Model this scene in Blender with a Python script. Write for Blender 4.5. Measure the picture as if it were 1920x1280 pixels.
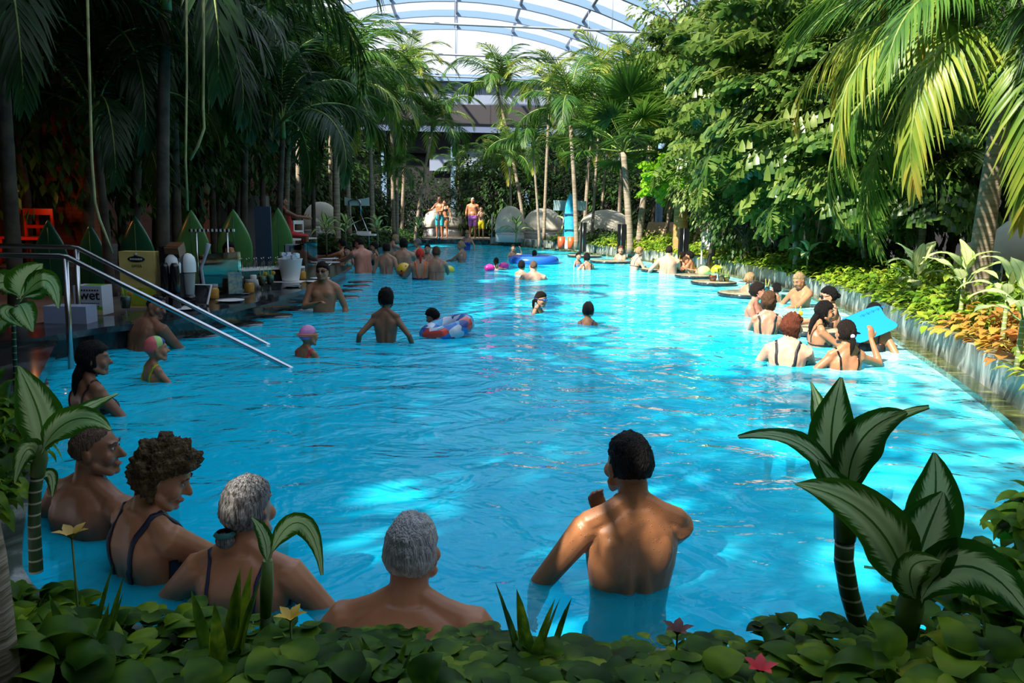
import bpy, bmesh, math, random
from mathutils import Vector, Matrix, noise
from mathutils.bvhtree import BVHTree
random.seed(7)
S = bpy.context.scene
C = S.collection
PI = math.pi
R = random.uniform
for o in list(bpy.data.objects): bpy.data.objects.remove(o)

# ------------------------------------------------------------------ camera, sky, sun, exposure
FPX = 1440.0; PITCH = math.atan((640-397)/FPX); ROLL = math.radians(0.9); CAMH = 1.4
_f = Vector((0, math.cos(PITCH), -math.sin(PITCH))); _r0 = Vector((1,0,0)); _u0 = _r0.cross(_f)
_r = _r0*math.cos(ROLL)+_u0*math.sin(ROLL); _u = _u0*math.cos(ROLL)-_r0*math.sin(ROLL)
cd = bpy.data.cameras.new('camera'); cam = bpy.data.objects.new('camera', cd); C.objects.link(cam)
cd.sensor_width = 36; cd.lens = 36*FPX/1920; cd.clip_end = 300; cd.clip_start = 0.05
M = Matrix((( _r.x,_u.x,-_f.x,0),( _r.y,_u.y,-_f.y,0),( _r.z,_u.z,-_f.z,CAMH),(0,0,0,1)))
cam.matrix_world = M; S.camera = cam
def ray(px, py): return _r*((px-960)/FPX)+_u*((640-py)/FPX)+_f
def W(px, py, z=0.0):                       # the place on the level z seen at a picture point
    d = ray(px,py); t = (z-CAMH)/d.z; return Vector((d.x*t, d.y*t, z))
def D(px, py, Y):                           # the place at distance Y seen at a picture point
    d = ray(px,py); t = Y/d.y; return Vector((d.x*t, Y, CAMH+d.z*t))
w = bpy.data.worlds.new('sky'); S.world = w; w.use_nodes = True
nt = w.node_tree; bg = nt.nodes['Background']
tc = nt.nodes.new('ShaderNodeTexCoord'); sx = nt.nodes.new('ShaderNodeSeparateXYZ'); rp = nt.nodes.new('ShaderNodeValToRGB')
nt.links.new(tc.outputs['Generated'], sx.inputs[0]); nt.links.new(sx.outputs['Z'], rp.inputs[0]); nt.links.new(rp.outputs[0], bg.inputs[0])
rp.color_ramp.elements[0].color = (.90,.93,1,1); rp.color_ramp.elements[1].color = (.55,.72,1,1)
rp.color_ramp.elements[1].position = .9
bg.inputs[1].default_value = 0.95
sd = bpy.data.lights.new('sun','SUN'); so = bpy.data.objects.new('sun', sd); C.objects.link(so)
sd.energy = 10.5; sd.angle = math.radians(0.8); sd.color = (1,.93,.80)
SUN = Vector((.55,.47,-.70)).normalized()
so.rotation_euler = (-SUN).to_track_quat('Z','Y').to_euler(); so.location = (-20,-20,20)
S.view_settings.view_transform = 'Standard'; S.view_settings.look = 'None'
S.view_settings.exposure = 0.55; S.view_settings.gamma = 1; S.view_settings.use_curve_mapping = False
S.cycles.use_denoising = True; S.cycles.max_bounces = 6; S.cycles.diffuse_bounces = 3; S.cycles.glossy_bounces = 3
S.cycles.transmission_bounces = 4; S.cycles.transparent_max_bounces = 12; S.cycles.caustics_reflective = False
S.cycles.caustics_refractive = False; S.cycles.sample_clamp_indirect = 4

# ------------------------------------------------------------------ mesh helpers
class MB:
    def __init__(s): s.v=[]; s.f=[]; s.m=[]; s.uv=[]; s.sm=[]
    def face(s, idx, m=0, uv=None, sm=True):
        s.f.append(tuple(idx)); s.m.append(m); s.uv.append(uv); s.sm.append(sm)
    def add(s, pts):
        n=len(s.v); s.v.extend([tuple(p) for p in pts]); return n
    def box(s, c, d, m=0, rz=0, rot=None):
        mt = rot or Matrix.Rotation(rz,3,'Z'); c=Vector(c); P=[]
        for z in(-.5,.5):
            for x,y in((-.5,-.5),(.5,-.5),(.5,.5),(-.5,.5)): P.append(c+mt@Vector((x*d[0],y*d[1],z*d[2])))
        n=s.add(P)
        for q in((3,2,1,0),(4,5,6,7),(0,1,5,4),(1,2,6,5),(2,3,7,6),(3,0,4,7)): s.face([n+i for i in q],m,None,False)
        return s
    def ring(s, c, ax, ay, n): return s.add([c+ax*math.cos(2*PI*i/n)+ay*math.sin(2*PI*i/n) for i in range(n)])
    def bridge(s, a, b, n, m=0, sm=True):
        for i in range(n): s.face((a+i,a+(i+1)%n,b+(i+1)%n,b+i),m,None,sm)
    def tube(s, pts, rad, n=8, m=0, caps=True, up=None, sq=1.0, round_=False, mf=None):
        pts=[Vector(p) for p in pts]
        if not hasattr(rad,'__len__'): rad=[rad]*len(pts)
        rad=list(rad)
        if round_:
            d0=(pts[0]-pts[1]).normalized(); d1=(pts[-1]-pts[-2]).normalized(); r0,r1=rad[0],rad[-1]
            pts=[pts[0]+d0*r0*.95,pts[0]+d0*r0*.6]+pts+[pts[-1]+d1*r1*.6,pts[-1]+d1*r1*.95]
            rad=[r0*.3,r0*.8]+rad+[r1*.8,r1*.3]
        t=(pts[1]-pts[0]).normalized(); u=Vector(up) if up else (Vector((0,0,1)) if abs(t.z)<.9 else Vector((1,0,0)))
        prev=None; first=None
        for i,p in enumerate(pts):
            t=(pts[min(i+1,len(pts)-1)]-pts[max(i-1,0)]).normalized()
            x=u.cross(t); x=x.normalized() if x.length>1e-6 else Vector((1,0,0)); u=t.cross(x).normalized()
            k=s.ring(p,x*rad[i],u*rad[i]*sq,n)
            if prev is not None: s.bridge(prev,k,n,m if mf is None else mf(i))
            else: first=k
            prev=k
        if caps:
            s.face([first+i for i in reversed(range(n))],m,None,False); s.face([prev+i for i in range(n)],m,None,False)
        return s
    def lathe(s, prof, c=(0,0,0), n=16, m=0, mf=None):
        c=Vector(c); prev=None
        for i,(r,z) in enumerate(prof):
            k=s.ring(c+Vector((0,0,z)),Vector((max(r,1e-4),0,0)),Vector((0,max(r,1e-4),0)),n)
            if prev is not None: s.bridge(prev,k,n,mf(i) if mf else m)
            prev=k
        return s
    def ell(s, c, r, rot=None, nu=12, nv=8, m=0, fn=None):
        c=Vector(c); prev=None; rt=rot or Matrix.Identity(3)
        for j in range(nv+1):
            th=PI*j/nv; P=[]
            for i in range(nu):
                ph=2*PI*i/nu; d=Vector((math.sin(th)*math.cos(ph),math.sin(th)*math.sin(ph),-math.cos(th)))
                q=Vector((d.x*r[0],d.y*r[1],d.z*r[2]))
                if fn: q=fn(d,q)
                P.append(c+rt@q)
            k=s.add(P)
            if prev is not None: s.bridge(prev,k,nu,m)
            prev=k
        return s
    def prism(s, poly, z0, z1, m=0):
        n=len(poly); a=s.add([(p[0],p[1],z0) for p in poly]); b=s.add([(p[0],p[1],z1) for p in poly])
        ar=sum(poly[i][0]*poly[(i+1)%n][1]-poly[(i+1)%n][0]*poly[i][1] for i in range(n))
        o=list(range(n)) if ar>0 else list(reversed(range(n)))
        s.face([b+i for i in o],m,None,False); s.face([a+i for i in reversed(o)],m,None,False)
        for i in range(n):
            j=(i+1)%n; q=(a+i,a+j,b+j,b+i); s.face(q if ar>0 else q[::-1],m,None,False)
        return s
    def leaf(s, base, d, up, L, Wd, droop=.3, seg=4, fold=.25, m=0, shape=None, tip=.0, wave=0):
        base=Vector(base); d=Vector(d).normalized(); up=Vector(up); side=d.cross(up); side=side.normalized() if side.length>1e-5 else Vector((1,0,0))
        nrm=side.cross(d).normalized(); p=base.copy(); prev=None; dd=d.copy(); st=L/seg
        for i in range(seg+1):
            t=i/seg; wv=(shape(t) if shape else math.sin(PI*min(1,t*.92+.06))**.8)*Wd*.5
            if i==seg and not shape: wv=Wd*.02
            nn=side.cross(dd).normalized()
            f=nn*(wv*fold); wob=nn*(wave*Wd*math.sin(t*11+base.x*40))
            k=s.add([p-side*wv+f+wob,p,p+side*wv+f-wob])
            if prev is not None:
                t0=(i-1)/seg
                s.face((prev,prev+1,k+1,k),m,((0,t0),(.5,t0),(.5,t),(0,t)))
                s.face((prev+1,prev+2,k+2,k+1),m,((.5,t0),(1,t0),(1,t),(.5,t)))
            prev=k; dd=(dd+Vector((0,0,-1))*(droop/seg)).normalized(); p=p+dd*st
        return p
    def mesh(s, name, mats):
        me=bpy.data.meshes.new(name); me.from_pydata(s.v,[],s.f)
        for m in (mats if isinstance(mats,(list,tuple)) else [mats]): me.materials.append(m)
        me.polygons.foreach_set('material_index',s.m); me.polygons.foreach_set('use_smooth',s.sm)
        if any(u is not None for u in s.uv):
            uv=me.uv_layers.new(name='UVMap'); buf=[]
            for f,u in zip(s.f,s.uv):
                for i in range(len(f)): buf.extend(u[i] if u else (0.5,0.5))
            uv.data.foreach_set('uv',buf)
        me.update(); return me
    def build(s, name, mats, parent=None, loc=None):
        o=bpy.data.objects.new(name,s.mesh(name,mats)); C.objects.link(o)
        if parent: o.parent=parent
        if loc is not None: o.location=loc
        return o
def tag(o,label=None,cat=None,group=None,kind=None):
    if label: o['label']=label
    if cat: o['category']=cat
    if group: o['group']=group
    if kind: o['kind']=kind
    return o
def empty(name,loc=(0,0,0),rz=0,label=None,cat=None,group=None):
    o=bpy.data.objects.new(name,None); C.objects.link(o); o.location=loc; o.rotation_euler=(0,0,rz); o.empty_display_size=.1
    return tag(o,label,cat,group)
def inst(src,name,parent=None,loc=(0,0,0),rot=(0,0,0),sc=1):
    o=bpy.data.objects.new(name,src); C.objects.link(o)
    if parent: o.parent=parent
    o.location=loc; o.rotation_euler=rot; o.scale=(sc,)*3 if not hasattr(sc,'__len__') else sc
    return o
def copy_tree(o,parent=None):
    c=o.copy(); C.objects.link(c)
    if parent: c.parent=parent; c.matrix_parent_inverse=o.matrix_parent_inverse.copy()
    for ch in list(o.children): copy_tree(ch,c)
    return c
def struct(name,mb,mats): return tag(mb.build(name,mats),kind='structure')

# ------------------------------------------------------------------ materials
def newmat(name):
    m=bpy.data.materials.new(name); m.use_nodes=True; t=m.node_tree; return m,t,t.nodes,t.links,t.nodes['Principled BSDF']
def mat(name,col,rough=.5,metal=0,var=0,vscale=8,col2=None,bump=0,bscale=30,spec=.5,alpha=None,trans=0,emit=None,coords='Object',stretch=None,coat=0,sss=0):
    m,t,N,L,B=newmat(name); B.inputs['Base Color'].default_value=(*col,1); B.inputs['Roughness'].default_value=rough; B.inputs['Metallic'].default_value=metal
    B.inputs['Specular IOR Level'].default_value=spec
    if coat: B.inputs['Coat Weight'].default_value=coat; B.inputs['Coat Roughness'].default_value=.15
    if sss: B.inputs['Subsurface Weight'].default_value=sss; B.inputs['Subsurface Radius'].default_value=(.02,.008,.004)
    if trans: B.inputs['Transmission Weight'].default_value=trans
    if emit: B.inputs['Emission Color'].default_value=(*emit[0],1); B.inputs['Emission Strength'].default_value=emit[1]
    if var or col2 or bump:
        tc=N.new('ShaderNodeTexCoord'); mp=N.new('ShaderNodeMapping'); L.new(tc.outputs[coords],mp.inputs[0])
        if stretch: mp.inputs['Scale'].default_value=stretch
    if var or col2:
        nz=N.new('ShaderNodeTexNoise'); nz.inputs['Scale'].default_value=vscale; nz.inputs['Detail'].default_value=5; L.new(mp.outputs[0],nz.inputs[0])
        r=N.new('ShaderNodeValToRGB'); r.color_ramp.elements[0].position=.35; r.color_ramp.elements[1].position=.65
        c2=col2 or tuple(min(1,c*(1+var)) for c in col); c1=col if col2 else tuple(c*(1-var) for c in col)
        r.color_ramp.elements[0].color=(*c1,1); r.color_ramp.elements[1].color=(*c2,1)
        L.new(nz.outputs[0],r.inputs[0]); L.new(r.outputs[0],B.inputs['Base Color'])
    if bump:
        n2=N.new('ShaderNodeTexNoise'); n2.inputs['Scale'].default_value=bscale; L.new(mp.outputs[0],n2.inputs[0])
        b=N.new('ShaderNodeBump'); b.inputs['Strength'].default_value=bump; b.inputs['Distance'].default_value=.02; L.new(n2.outputs[0],b.inputs['Height']); L.new(b.outputs[0],B.inputs['Normal'])
    return m
def leafmat(name,cols,rough=.38,tr=.35,scale=2.5,sp=.3):
    m,t,N,L,B=newmat(name); g=N.new('ShaderNodeNewGeometry'); oi=N.new('ShaderNodeObjectInfo')
    r=N.new('ShaderNodeValToRGB'); e=r.color_ramp.elements
    for i,c in enumerate(cols):
        p=i/(len(cols)-1)
        if i<2: e[i].position=p; e[i].color=(*c,1)
        else:
            k=e.new(min(1,p)); k.color=(*c,1)
    e=sorted(r.color_ramp.elements,key=lambda k:k.position)
    for i,k in enumerate(r.color_ramp.elements): k.position=i/(len(cols)-1); k.color=(*cols[i],1)
    nz=N.new('ShaderNodeTexNoise'); nz.inputs['Scale'].default_value=scale; nz.inputs['Detail'].default_value=2
    ad=N.new('ShaderNodeMath'); ad.operation='MULTIPLY_ADD'; ad.inputs[1].default_value=.35
    a2=N.new('ShaderNodeMath'); a2.operation='MULTIPLY_ADD'; a2.inputs[1].default_value=.25
    sb=N.new('ShaderNodeMath'); sb.operation='MULTIPLY_ADD'; sb.inputs[1].default_value=1.3; sb.inputs[2].default_value=-.48
    L.new(nz.outputs[0],sb.inputs[0]); L.new(g.outputs['Random Per Island'],ad.inputs[0]); L.new(sb.outputs[0],ad.inputs[2])
    L.new(oi.outputs['Random'],a2.inputs[0]); L.new(ad.outputs[0],a2.inputs[2]); L.new(a2.outputs[0],r.inputs[0])
    L.new(r.outputs[0],B.inputs['Base Color']); B.inputs['Roughness'].default_value=rough; B.inputs['Specular IOR Level'].default_value=sp
    tl=N.new('ShaderNodeBsdfTranslucent'); hs=N.new('ShaderNodeHueSaturation'); hs.inputs['Value'].default_value=1.5; hs.inputs['Hue'].default_value=.485
    L.new(r.outputs[0],hs.inputs['Color']); L.new(hs.outputs[0],tl.inputs[0])
    mx=N.new('ShaderNodeMixShader'); mx.inputs[0].default_value=tr; L.new(B.outputs[0],mx.inputs[1]); L.new(tl.outputs[0],mx.inputs[2])
    L.new(mx.outputs[0],N['Material Output'].inputs['Surface']); return m
def marble(name,c1,c2,c3,scale=1.6,rough=.25,st=(1,1,1)):
    m,t,N,L,B=newmat(name); tc=N.new('ShaderNodeTexCoord'); mp=N.new('ShaderNodeMapping'); L.new(tc.outputs['Object'],mp.inputs[0]); mp.inputs['Scale'].default_value=st
    a=N.new('ShaderNodeTexNoise'); a.inputs['Scale'].default_value=scale; a.inputs['Detail'].default_value=8; a.inputs['Roughness'].default_value=.65; a.inputs['Distortion'].default_value=1.6; L.new(mp.outputs[0],a.inputs[0])
    r=N.new('ShaderNodeValToRGB'); r.color_ramp.elements[0].position=.32; r.color_ramp.elements[0].color=(*c1,1); r.color_ramp.elements[1].position=.72; r.color_ramp.elements[1].color=(*c3,1)
    k=r.color_ramp.elements.new(.5); k.color=(*c2,1); L.new(a.outputs[0],r.inputs[0]); L.new(r.outputs[0],B.inputs['Base Color']); B.inputs['Roughness'].default_value=rough
    return m
def brick(name,c1,c2,mortar,scale=3):
    m,t,N,L,B=newmat(name); tc=N.new('ShaderNodeTexCoord'); sp=N.new('ShaderNodeSeparateXYZ'); cb=N.new('ShaderNodeCombineXYZ'); ad=N.new('ShaderNodeMath'); ad.operation='ADD'
    L.new(tc.outputs['Object'],sp.inputs[0]); L.new(sp.outputs['X'],ad.inputs[0]); L.new(sp.outputs['Y'],ad.inputs[1]); L.new(ad.outputs[0],cb.inputs['X']); L.new(sp.outputs['Z'],cb.inputs['Y'])
    b=N.new('ShaderNodeTexBrick'); b.inputs['Scale'].default_value=scale; b.inputs['Color1'].default_value=(*c1,1); b.inputs['Color2'].default_value=(*c2,1); b.inputs['Mortar'].default_value=(*mortar,1); b.inputs['Mortar Size'].default_value=.015
    L.new(cb.outputs[0],b.inputs[0]); L.new(b.outputs[0],B.inputs['Base Color']); B.inputs['Roughness'].default_value=.85; return m
def glassmat(name,tint,refl=.12,milk=0,milkc=(1,1,1)):
    m,t,N,L,B=newmat(name); N.remove(B); tr=N.new('ShaderNodeBsdfTransparent'); tr.inputs[0].default_value=(*tint,1)
    gl=N.new('ShaderNodeBsdfGlossy'); gl.inputs['Roughness'].default_value=.03; fr=N.new('ShaderNodeFresnel'); fr.inputs[0].default_value=1.45
    mx=N.new('ShaderNodeMixShader'); ml=N.new('ShaderNodeMath'); ml.operation='MAXIMUM'; ml.inputs[1].default_value=refl*.5; L.new(fr.outputs[0],ml.inputs[0]); L.new(ml.outputs[0],mx.inputs[0]); L.new(tr.outputs[0],mx.inputs[1]); L.new(gl.outputs[0],mx.inputs[2]); out=mx
    if milk:
        df=N.new('ShaderNodeBsdfTranslucent'); df.inputs[0].default_value=(*milkc,1); d2=N.new('ShaderNodeBsdfDiffuse'); d2.inputs[0].default_value=(*milkc,1)
        m3=N.new('ShaderNodeMixShader'); m3.inputs[0].default_value=.5; L.new(df.outputs[0],m3.inputs[1]); L.new(d2.outputs[0],m3.inputs[2])
        m2=N.new('ShaderNodeMixShader'); m2.inputs[0].default_value=milk; L.new(mx.outputs[0],m2.inputs[1]); L.new(m3.outputs[0],m2.inputs[2]); out=m2
    L.new(out.outputs[0],N['Material Output'].inputs['Surface']); return m

MT={}
MT['marble']=marble('green_grey_marble',(.02,.035,.03),(.12,.15,.13),(.66,.68,.64),2.6,.3,(1.3,1.3,.55))
MT['wetmarble']=marble('wet_green_marble',(.01,.018,.008),(.06,.075,.02),(.30,.30,.10),2.2,.12,(1,3,1))
MT['counter']=marble('dark_marble',(.006,.009,.012),(.02,.026,.03),(.12,.14,.15),1.5,.12,(2,1,1))
MT['soil']=mat('soil',(.02,.013,.008),.95,var=.5,vscale=10)
MT['deck']=mat('grey_deck',(.10,.09,.08),.6,var=.3,vscale=1.5)
MT['tile']=mat('pool_tile',(.03,.72,.92),.5)
MT['ledge']=mat('shallow_ledge',(.45,.66,.68),.5,var=.15,vscale=1.2)
MT['brick']=brick('red_brick',(.16,.045,.025),(.10,.03,.018),(.05,.035,.03))
MT['darkwall']=mat('dark_wall',(.018,.018,.02),.9)
MT['steel']=mat('brushed_steel',(.55,.56,.58),.22,1)
MT['white']=mat('white_plastic',(.78,.78,.76),.4)
MT['blacktrim']=mat('black_plastic',(.01,.01,.012),.3)
MT['bluesteel']=mat('blue_painted_steel',(.20,.32,.47),.45)
MT['greysteel']=mat('grey_painted_steel',(.34,.38,.46),.5)

# ------------------------------------------------------------------ ground, pool, walls, roof
POOLR=[(1.3,2.27),(1.95,2.5),(2.7,3.5),(3.46,5.06),(4.48,9.05),(5.15,12.5),(5.2,16.8),(4.4,21.8),(2.0,28.5),(0.2,31.8),(-1.2,33.0),(-3.4,33.2)]
POOLL=[(-3.9,31),(-4.3,26),(-4.4,20),(-3.75,17.5),(-3.5,13.5),(-3.6,11),(-3.75,8.7),(-4.3,7.6),(-4.2,6.7),(-3.3,5.4),(-2.6,4.1),(-2.15,3.2),(-1.7,2.5),(-.9,2.27)]
POOL=POOLR+POOLL
def smooth_poly(P,n=2):
    for _ in range(n):
        Q=[]
        for i in range(len(P)):
            a=Vector(P[i][:2]); b=Vector(P[(i+1)%len(P)][:2]); Q+= [tuple(a*.75+b*.25),tuple(a*.25+b*.75)]
        P=Q
    return P
POOLS=smooth_poly(POOL,2)
def offset(P,d):
    out=[]; n=len(P)
    for i in range(n):
        a=Vector(P[i-1]); b=Vector(P[(i+1)%n]); t=(b-a).normalized(); out.append((P[i][0]+t.y*d,P[i][1]-t.x*d))
    return out
def inpoly(x,y,P):
    c=False; j=len(P)-1
    for i in range(len(P)):
        if (P[i][1]>y)!=(P[j][1]>y) and x<(P[j][0]-P[i][0])*(y-P[i][1])/(P[j][1]-P[i][1])+P[i][0]: c=not c
        j=i
    return c
# orientation: POOL is counter-clockwise (right side first going away), outward normal = right of travel
FL=-1.25
b=MB(); b.prism(POOLS,FL-.1,FL); struct('pool_floor',b,MT['tile'])
b=MB(); n=len(POOLS); a0=b.add([(p[0],p[1],FL) for p in POOLS]); a1=b.add([(p[0],p[1],-.012) for p in POOLS])
for i in range(n): b.face((a0+(i+1)%n,a0+i,a1+i,a1+(i+1)%n),0,None,False)
struct('pool_wall',b,MT['tile'])
# ground with the pool cut out: ring from the pool edge to a far outline
b=MB(); cx,cy=0,17
OUT=offset(POOLS,.32)
far=[]
for p in OUT:
    d=Vector((p[0]-cx,(p[1]-cy)*.55)); d.normalize(); k=min(26/max(abs(d.x),1e-3),32/max(abs(d.y),1e-3)); far.append((cx+d.x*k,cy+d.y*k))
i0=b.add([(*p,.17) for p in OUT]); i1=b.add([(*p,.17) for p in far])
for i in range(n): b.face((i0+i,i1+i,i1+(i+1)%n,i0+(i+1)%n),0,None,False)
struct('ground',b,MT['deck'])
# water: fine waves come from its bump, body and colour from a tinted, slightly milky surface
def water_mat():
    m,t,N,L,B=newmat('pool_water'); N.remove(B)
    tc=N.new('ShaderNodeTexCoord'); mp=N.new('ShaderNodeMapping'); mp.inputs['Scale'].default_value=(1,1.25,1); mp.inputs['Rotation'].default_value=(0,0,.25); L.new(tc.outputs['Object'],mp.inputs[0])
    n1=N.new('ShaderNodeTexNoise'); n1.inputs['Scale'].default_value=1.7; n1.inputs['Detail'].default_value=3; n1.inputs['Roughness'].default_value=.5; n1.inputs['Distortion'].default_value=1.1; L.new(mp.outputs[0],n1.inputs[0])
    n2=N.new('ShaderNodeTexNoise'); n2.inputs['Scale'].default_value=7; n2.inputs['Detail'].default_value=2; n2.inputs['Distortion'].default_value=.8; L.new(mp.outputs[0],n2.inputs[0])
    ma=N.new('ShaderNodeMath'); ma.operation='MULTIPLY_ADD'; ma.inputs[1].default_value=.16; L.new(n2.outputs[0],ma.inputs[0]); L.new(n1.outputs[0],ma.inputs[2])
    bp=N.new('ShaderNodeBump'); bp.inputs['Strength'].default_value=.8; bp.inputs['Distance'].default_value=.085; L.new(ma.outputs[0],bp.inputs['Height'])
    tr=N.new('ShaderNodeBsdfTransparent'); tr.inputs[0].default_value=(.36,.86,.94,1)
    df=N.new('ShaderNodeBsdfDiffuse'); df.inputs[0].default_value=(.02,.60,.90,1); L.new(bp.outputs[0],df.inputs['Normal'])
    # pale patches: reflections, caustics and the shelf put into the colour, stronger rightwards
    n3=N.new('ShaderNodeTexNoise'); n3.inputs['Scale'].default_value=.55; n3.inputs['Detail'].default_value=7; n3.inputs['Roughness'].default_value=.7; n3.inputs['Distortion'].default_value=1.5; L.new(mp.outputs[0],n3.inputs[0])
    sp=N.new('ShaderNodeSeparateXYZ'); L.new(tc.outputs['Object'],sp.inputs[0])
    mr=N.new('ShaderNodeMapRange'); mr.inputs[1].default_value=-1.5; mr.inputs[2].default_value=4.6; mr.inputs[3].default_value=-.14; mr.inputs[4].default_value=.22; L.new(sp.outputs['X'],mr.inputs[0])
    ad=N.new('ShaderNodeMath'); L.new(n3.outputs[0],ad.inputs[0]); L.new(mr.outputs[0],ad.inputs[1])
    rp=N.new('ShaderNodeValToRGB'); rp.color_ramp.elements[0].position=.48; rp.color_ramp.elements[0].color=(.006,.60,.84,1); rp.color_ramp.elements[1].position=.80; rp.color_ramp.elements[1].color=(.46,.78,.84,1)
    k=rp.color_ramp.elements.new(.62); k.color=(.05,.74,.88,1)
    L.new(ad.outputs[0],rp.inputs[0]); L.new(rp.outputs[0],df.inputs[0])
    lw=N.new('ShaderNodeLayerWeight'); lw.inputs[0].default_value=.5; md=N.new('ShaderNodeMapRange'); md.inputs[1].default_value=.45; md.inputs[2].default_value=.80; md.inputs[3].default_value=.16; md.inputs[4].default_value=.93; L.new(lw.outputs['Facing'],md.inputs[0])  # cloudy water: the flatter the view, the longer the way through it
    mx=N.new('ShaderNodeMixShader'); L.new(md.outputs[0],mx.inputs[0]); L.new(tr.outputs[0],mx.inputs[1]); L.new(df.outputs[0],mx.inputs[2])
    gl=N.new('ShaderNodeBsdfGlossy'); gl.inputs['Roughness'].default_value=.04; L.new(bp.outputs[0],gl.inputs['Normal'])
    fr=N.new('ShaderNodeFresnel'); fr.inputs[0].default_value=1.17; L.new(bp.outputs[0],fr.inputs['Normal'])
    m2=N.new('ShaderNodeMixShader'); L.new(fr.outputs[0],m2.inputs[0]); L.new(mx.outputs[0],m2.inputs[1]); L.new(gl.outputs[0],m2.inputs[2])
    L.new(m2.outputs[0],N['Material Output'].inputs['Surface']); return m
MT['water']=water_mat()
b=MB(); i0=b.add([(*p,0) for p in POOLS]); b.face([i0+i for i in range(n)],0,None,False)
tag(b.build('pool_water',MT['water']),'bright turquoise rippled water filling the indoor pool','water',kind='stuff')
# right side: shallow submerged shelf, wet olive marble lip, kerb wall of grey-green marble slabs
def strip(name,pts_in,pts_out,z0,z1,m,kind='structure'):
    b=MB(); k=len(pts_in)
    a=b.add([(*p,z0) for p in pts_in]); c=b.add([(*p,z0) for p in pts_out]); e=b.add([(*p,z1) for p in pts_in]); g=b.add([(*p,z1) for p in pts_out])
    for i in range(k-1):
        b.face((e+i,g+i,g+i+1,e+i+1),0,None,False); b.face((a+i,e+i,e+i+1,a+i+1),0,None,False); b.face((c+i,c+i+1,g+i+1,g+i),0,None,False)
    b.face((a,c,g,e),0,None,False); b.face((a+k-1,e+k-1,g+k-1,c+k-1),0,None,False)
    return struct(name,b,m)
RS=[p for p in POOLS]; 
i_a=min(range(n),key=lambda i:(Vector(POOLS[i])-Vector((1.6,2.42))).length)
i_b=min(range(n),key=lambda i:(Vector(POOLS[i])-Vector((-1.2,33.0))).length)
seg=[POOLS[(i_a+k)%n] for k in range((i_b-i_a)%n+1)]
o1=offset(POOLS,-.75); o2=offset(POOLS,.16); o3=offset(POOLS,.34)
g=lambda P:[P[(i_a+k)%n] for k in range((i_b-i_a)%n+1)]
strip('pool_shelf',g(o1)[6:-6],g(offset(POOLS,-.02))[6:-6],-.5,-.16,MT['ledge'])
strip('kerb_lip',g(POOLS),g(o2),-.3,.05,MT['wetmarble'])
strip('kerb_wall',g(offset(POOLS,.15)),g(o3),-.1,.32,MT['marble'])
# near and left kerb
i_c=min(range(n),key=lambda i:(Vector(POOLS[i])-Vector((-4.25,7.0))).length)
seg2=lambda P:[P[(i_c+k)%n] for k in range((i_a-i_c)%n+1)]
strip('near_kerb',seg2(POOLS),seg2(o3),-.2,.025,MT['marble'])
i_d=min(range(n),key=lambda i:(Vector(POOLS[i])-Vector((-4.35,20.5))).length)
seg3=lambda P:[P[(i_b+k)%n] for k in range((i_d-i_b)%n+1)]
strip('far_kerb',seg3(POOLS),seg3(o3),-.2,.2,MT['counter'])
# planting soil
def planter(name,pts_in,wd,z,m):
    o=offset(pts_in,wd); o[0]=tuple(Vector(pts_in[0])+(Vector(o[1])-Vector(pts_in[1]))); o[-1]=tuple(Vector(pts_in[-1])+(Vector(o[-2])-Vector(pts_in[-2])))
    return strip(name,pts_in,o,0.1,z,m)
RK=g(offset(POOLS,.32)); planter('planter_soil',RK,1.6,.27,MT['soil'])
NK=seg2(offset(POOLS,.32)); planter('near_planter_soil',NK,1.5,.182,MT['soil'])
FK=seg3(offset(POOLS,.32)); planter('far_planter_soil',FK[4:],1.2,.22,MT['soil'])
# walls: brick left and right, unseen dark back wall and roof edges added for shade
b=MB(); b.box((-13.2,12,4.6),(.3,70,9.2)); struct('wall_left',b,MT['brick'])
b=MB(); b.box((14.5,20,4.2),(.3,60,8.4)); struct('wall_right',b,MT['darkwall'])
b=MB(); b.box((0,-4.2,4.6),(34,.3,9.2)); struct('wall_back',b,MT['darkwall'])
b=MB(); b.box((-10.8,8,9.25),(5.4,30,.25)); b.box((4,-4.0,9.1),(27,1.2,.25)); struct('added_shade_roof',b,MT['darkwall'])
# ------------------------------------------------------------------ glazed barrel roof
MT['glazing']=glassmat('roof_glazing',(.97,.98,1),.05,.10,(.85,.90,1))
MT['glass']=glassmat('clear_glass',(.90,.97,.96),.2)
DY=45.0; DC=W(856,500,0); DCX=D(856,45,DY).x; CR=D(856,44,DY).z; RAD=21.5; YAW=math.radians(4.0)
ax=Vector((-math.sin(YAW),math.cos(YAW),0)); lat=Vector((math.cos(YAW),math.sin(YAW),0)); O=Vector((DCX,DY,0))
def dome(u,v,dr=0):                                  # u across in metres along the arc, v metres back from the end wall
    a=u/RAD; return O-ax*v+lat*((RAD+dr)*math.sin(a))+Vector((0,0,CR-RAD+(RAD+dr)*math.cos(a)))
UM=13.6; dome_root=empty('glass_roof',(DCX,DY,CR),0,'curved glass barrel roof on pale blue steel arches above the pool','glass roof')
def dpart(mb,name,m):
    mb.v=[tuple(Vector(p)-Vector((DCX,DY,CR))) for p in mb.v]; return mb.build(name,m,dome_root)
NU=24
for k in range(7):
    b=MB(); v=k*2.9; wd=.09; dp=.32; prev=None
    for i in range(NU+1):
        u=-UM+2*UM*i/NU; P=[dome(u,v-wd,-dp),dome(u,v+wd,-dp),dome(u,v+wd,0),dome(u,v-wd,0)]; q=b.add(P)
        if prev is not None: b.bridge(prev,q,4,0,False)
        prev=q
    dpart(b,'arch',MT['bluesteel'])
PU=[-12.6+3.15*i for i in range(9)]
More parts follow.
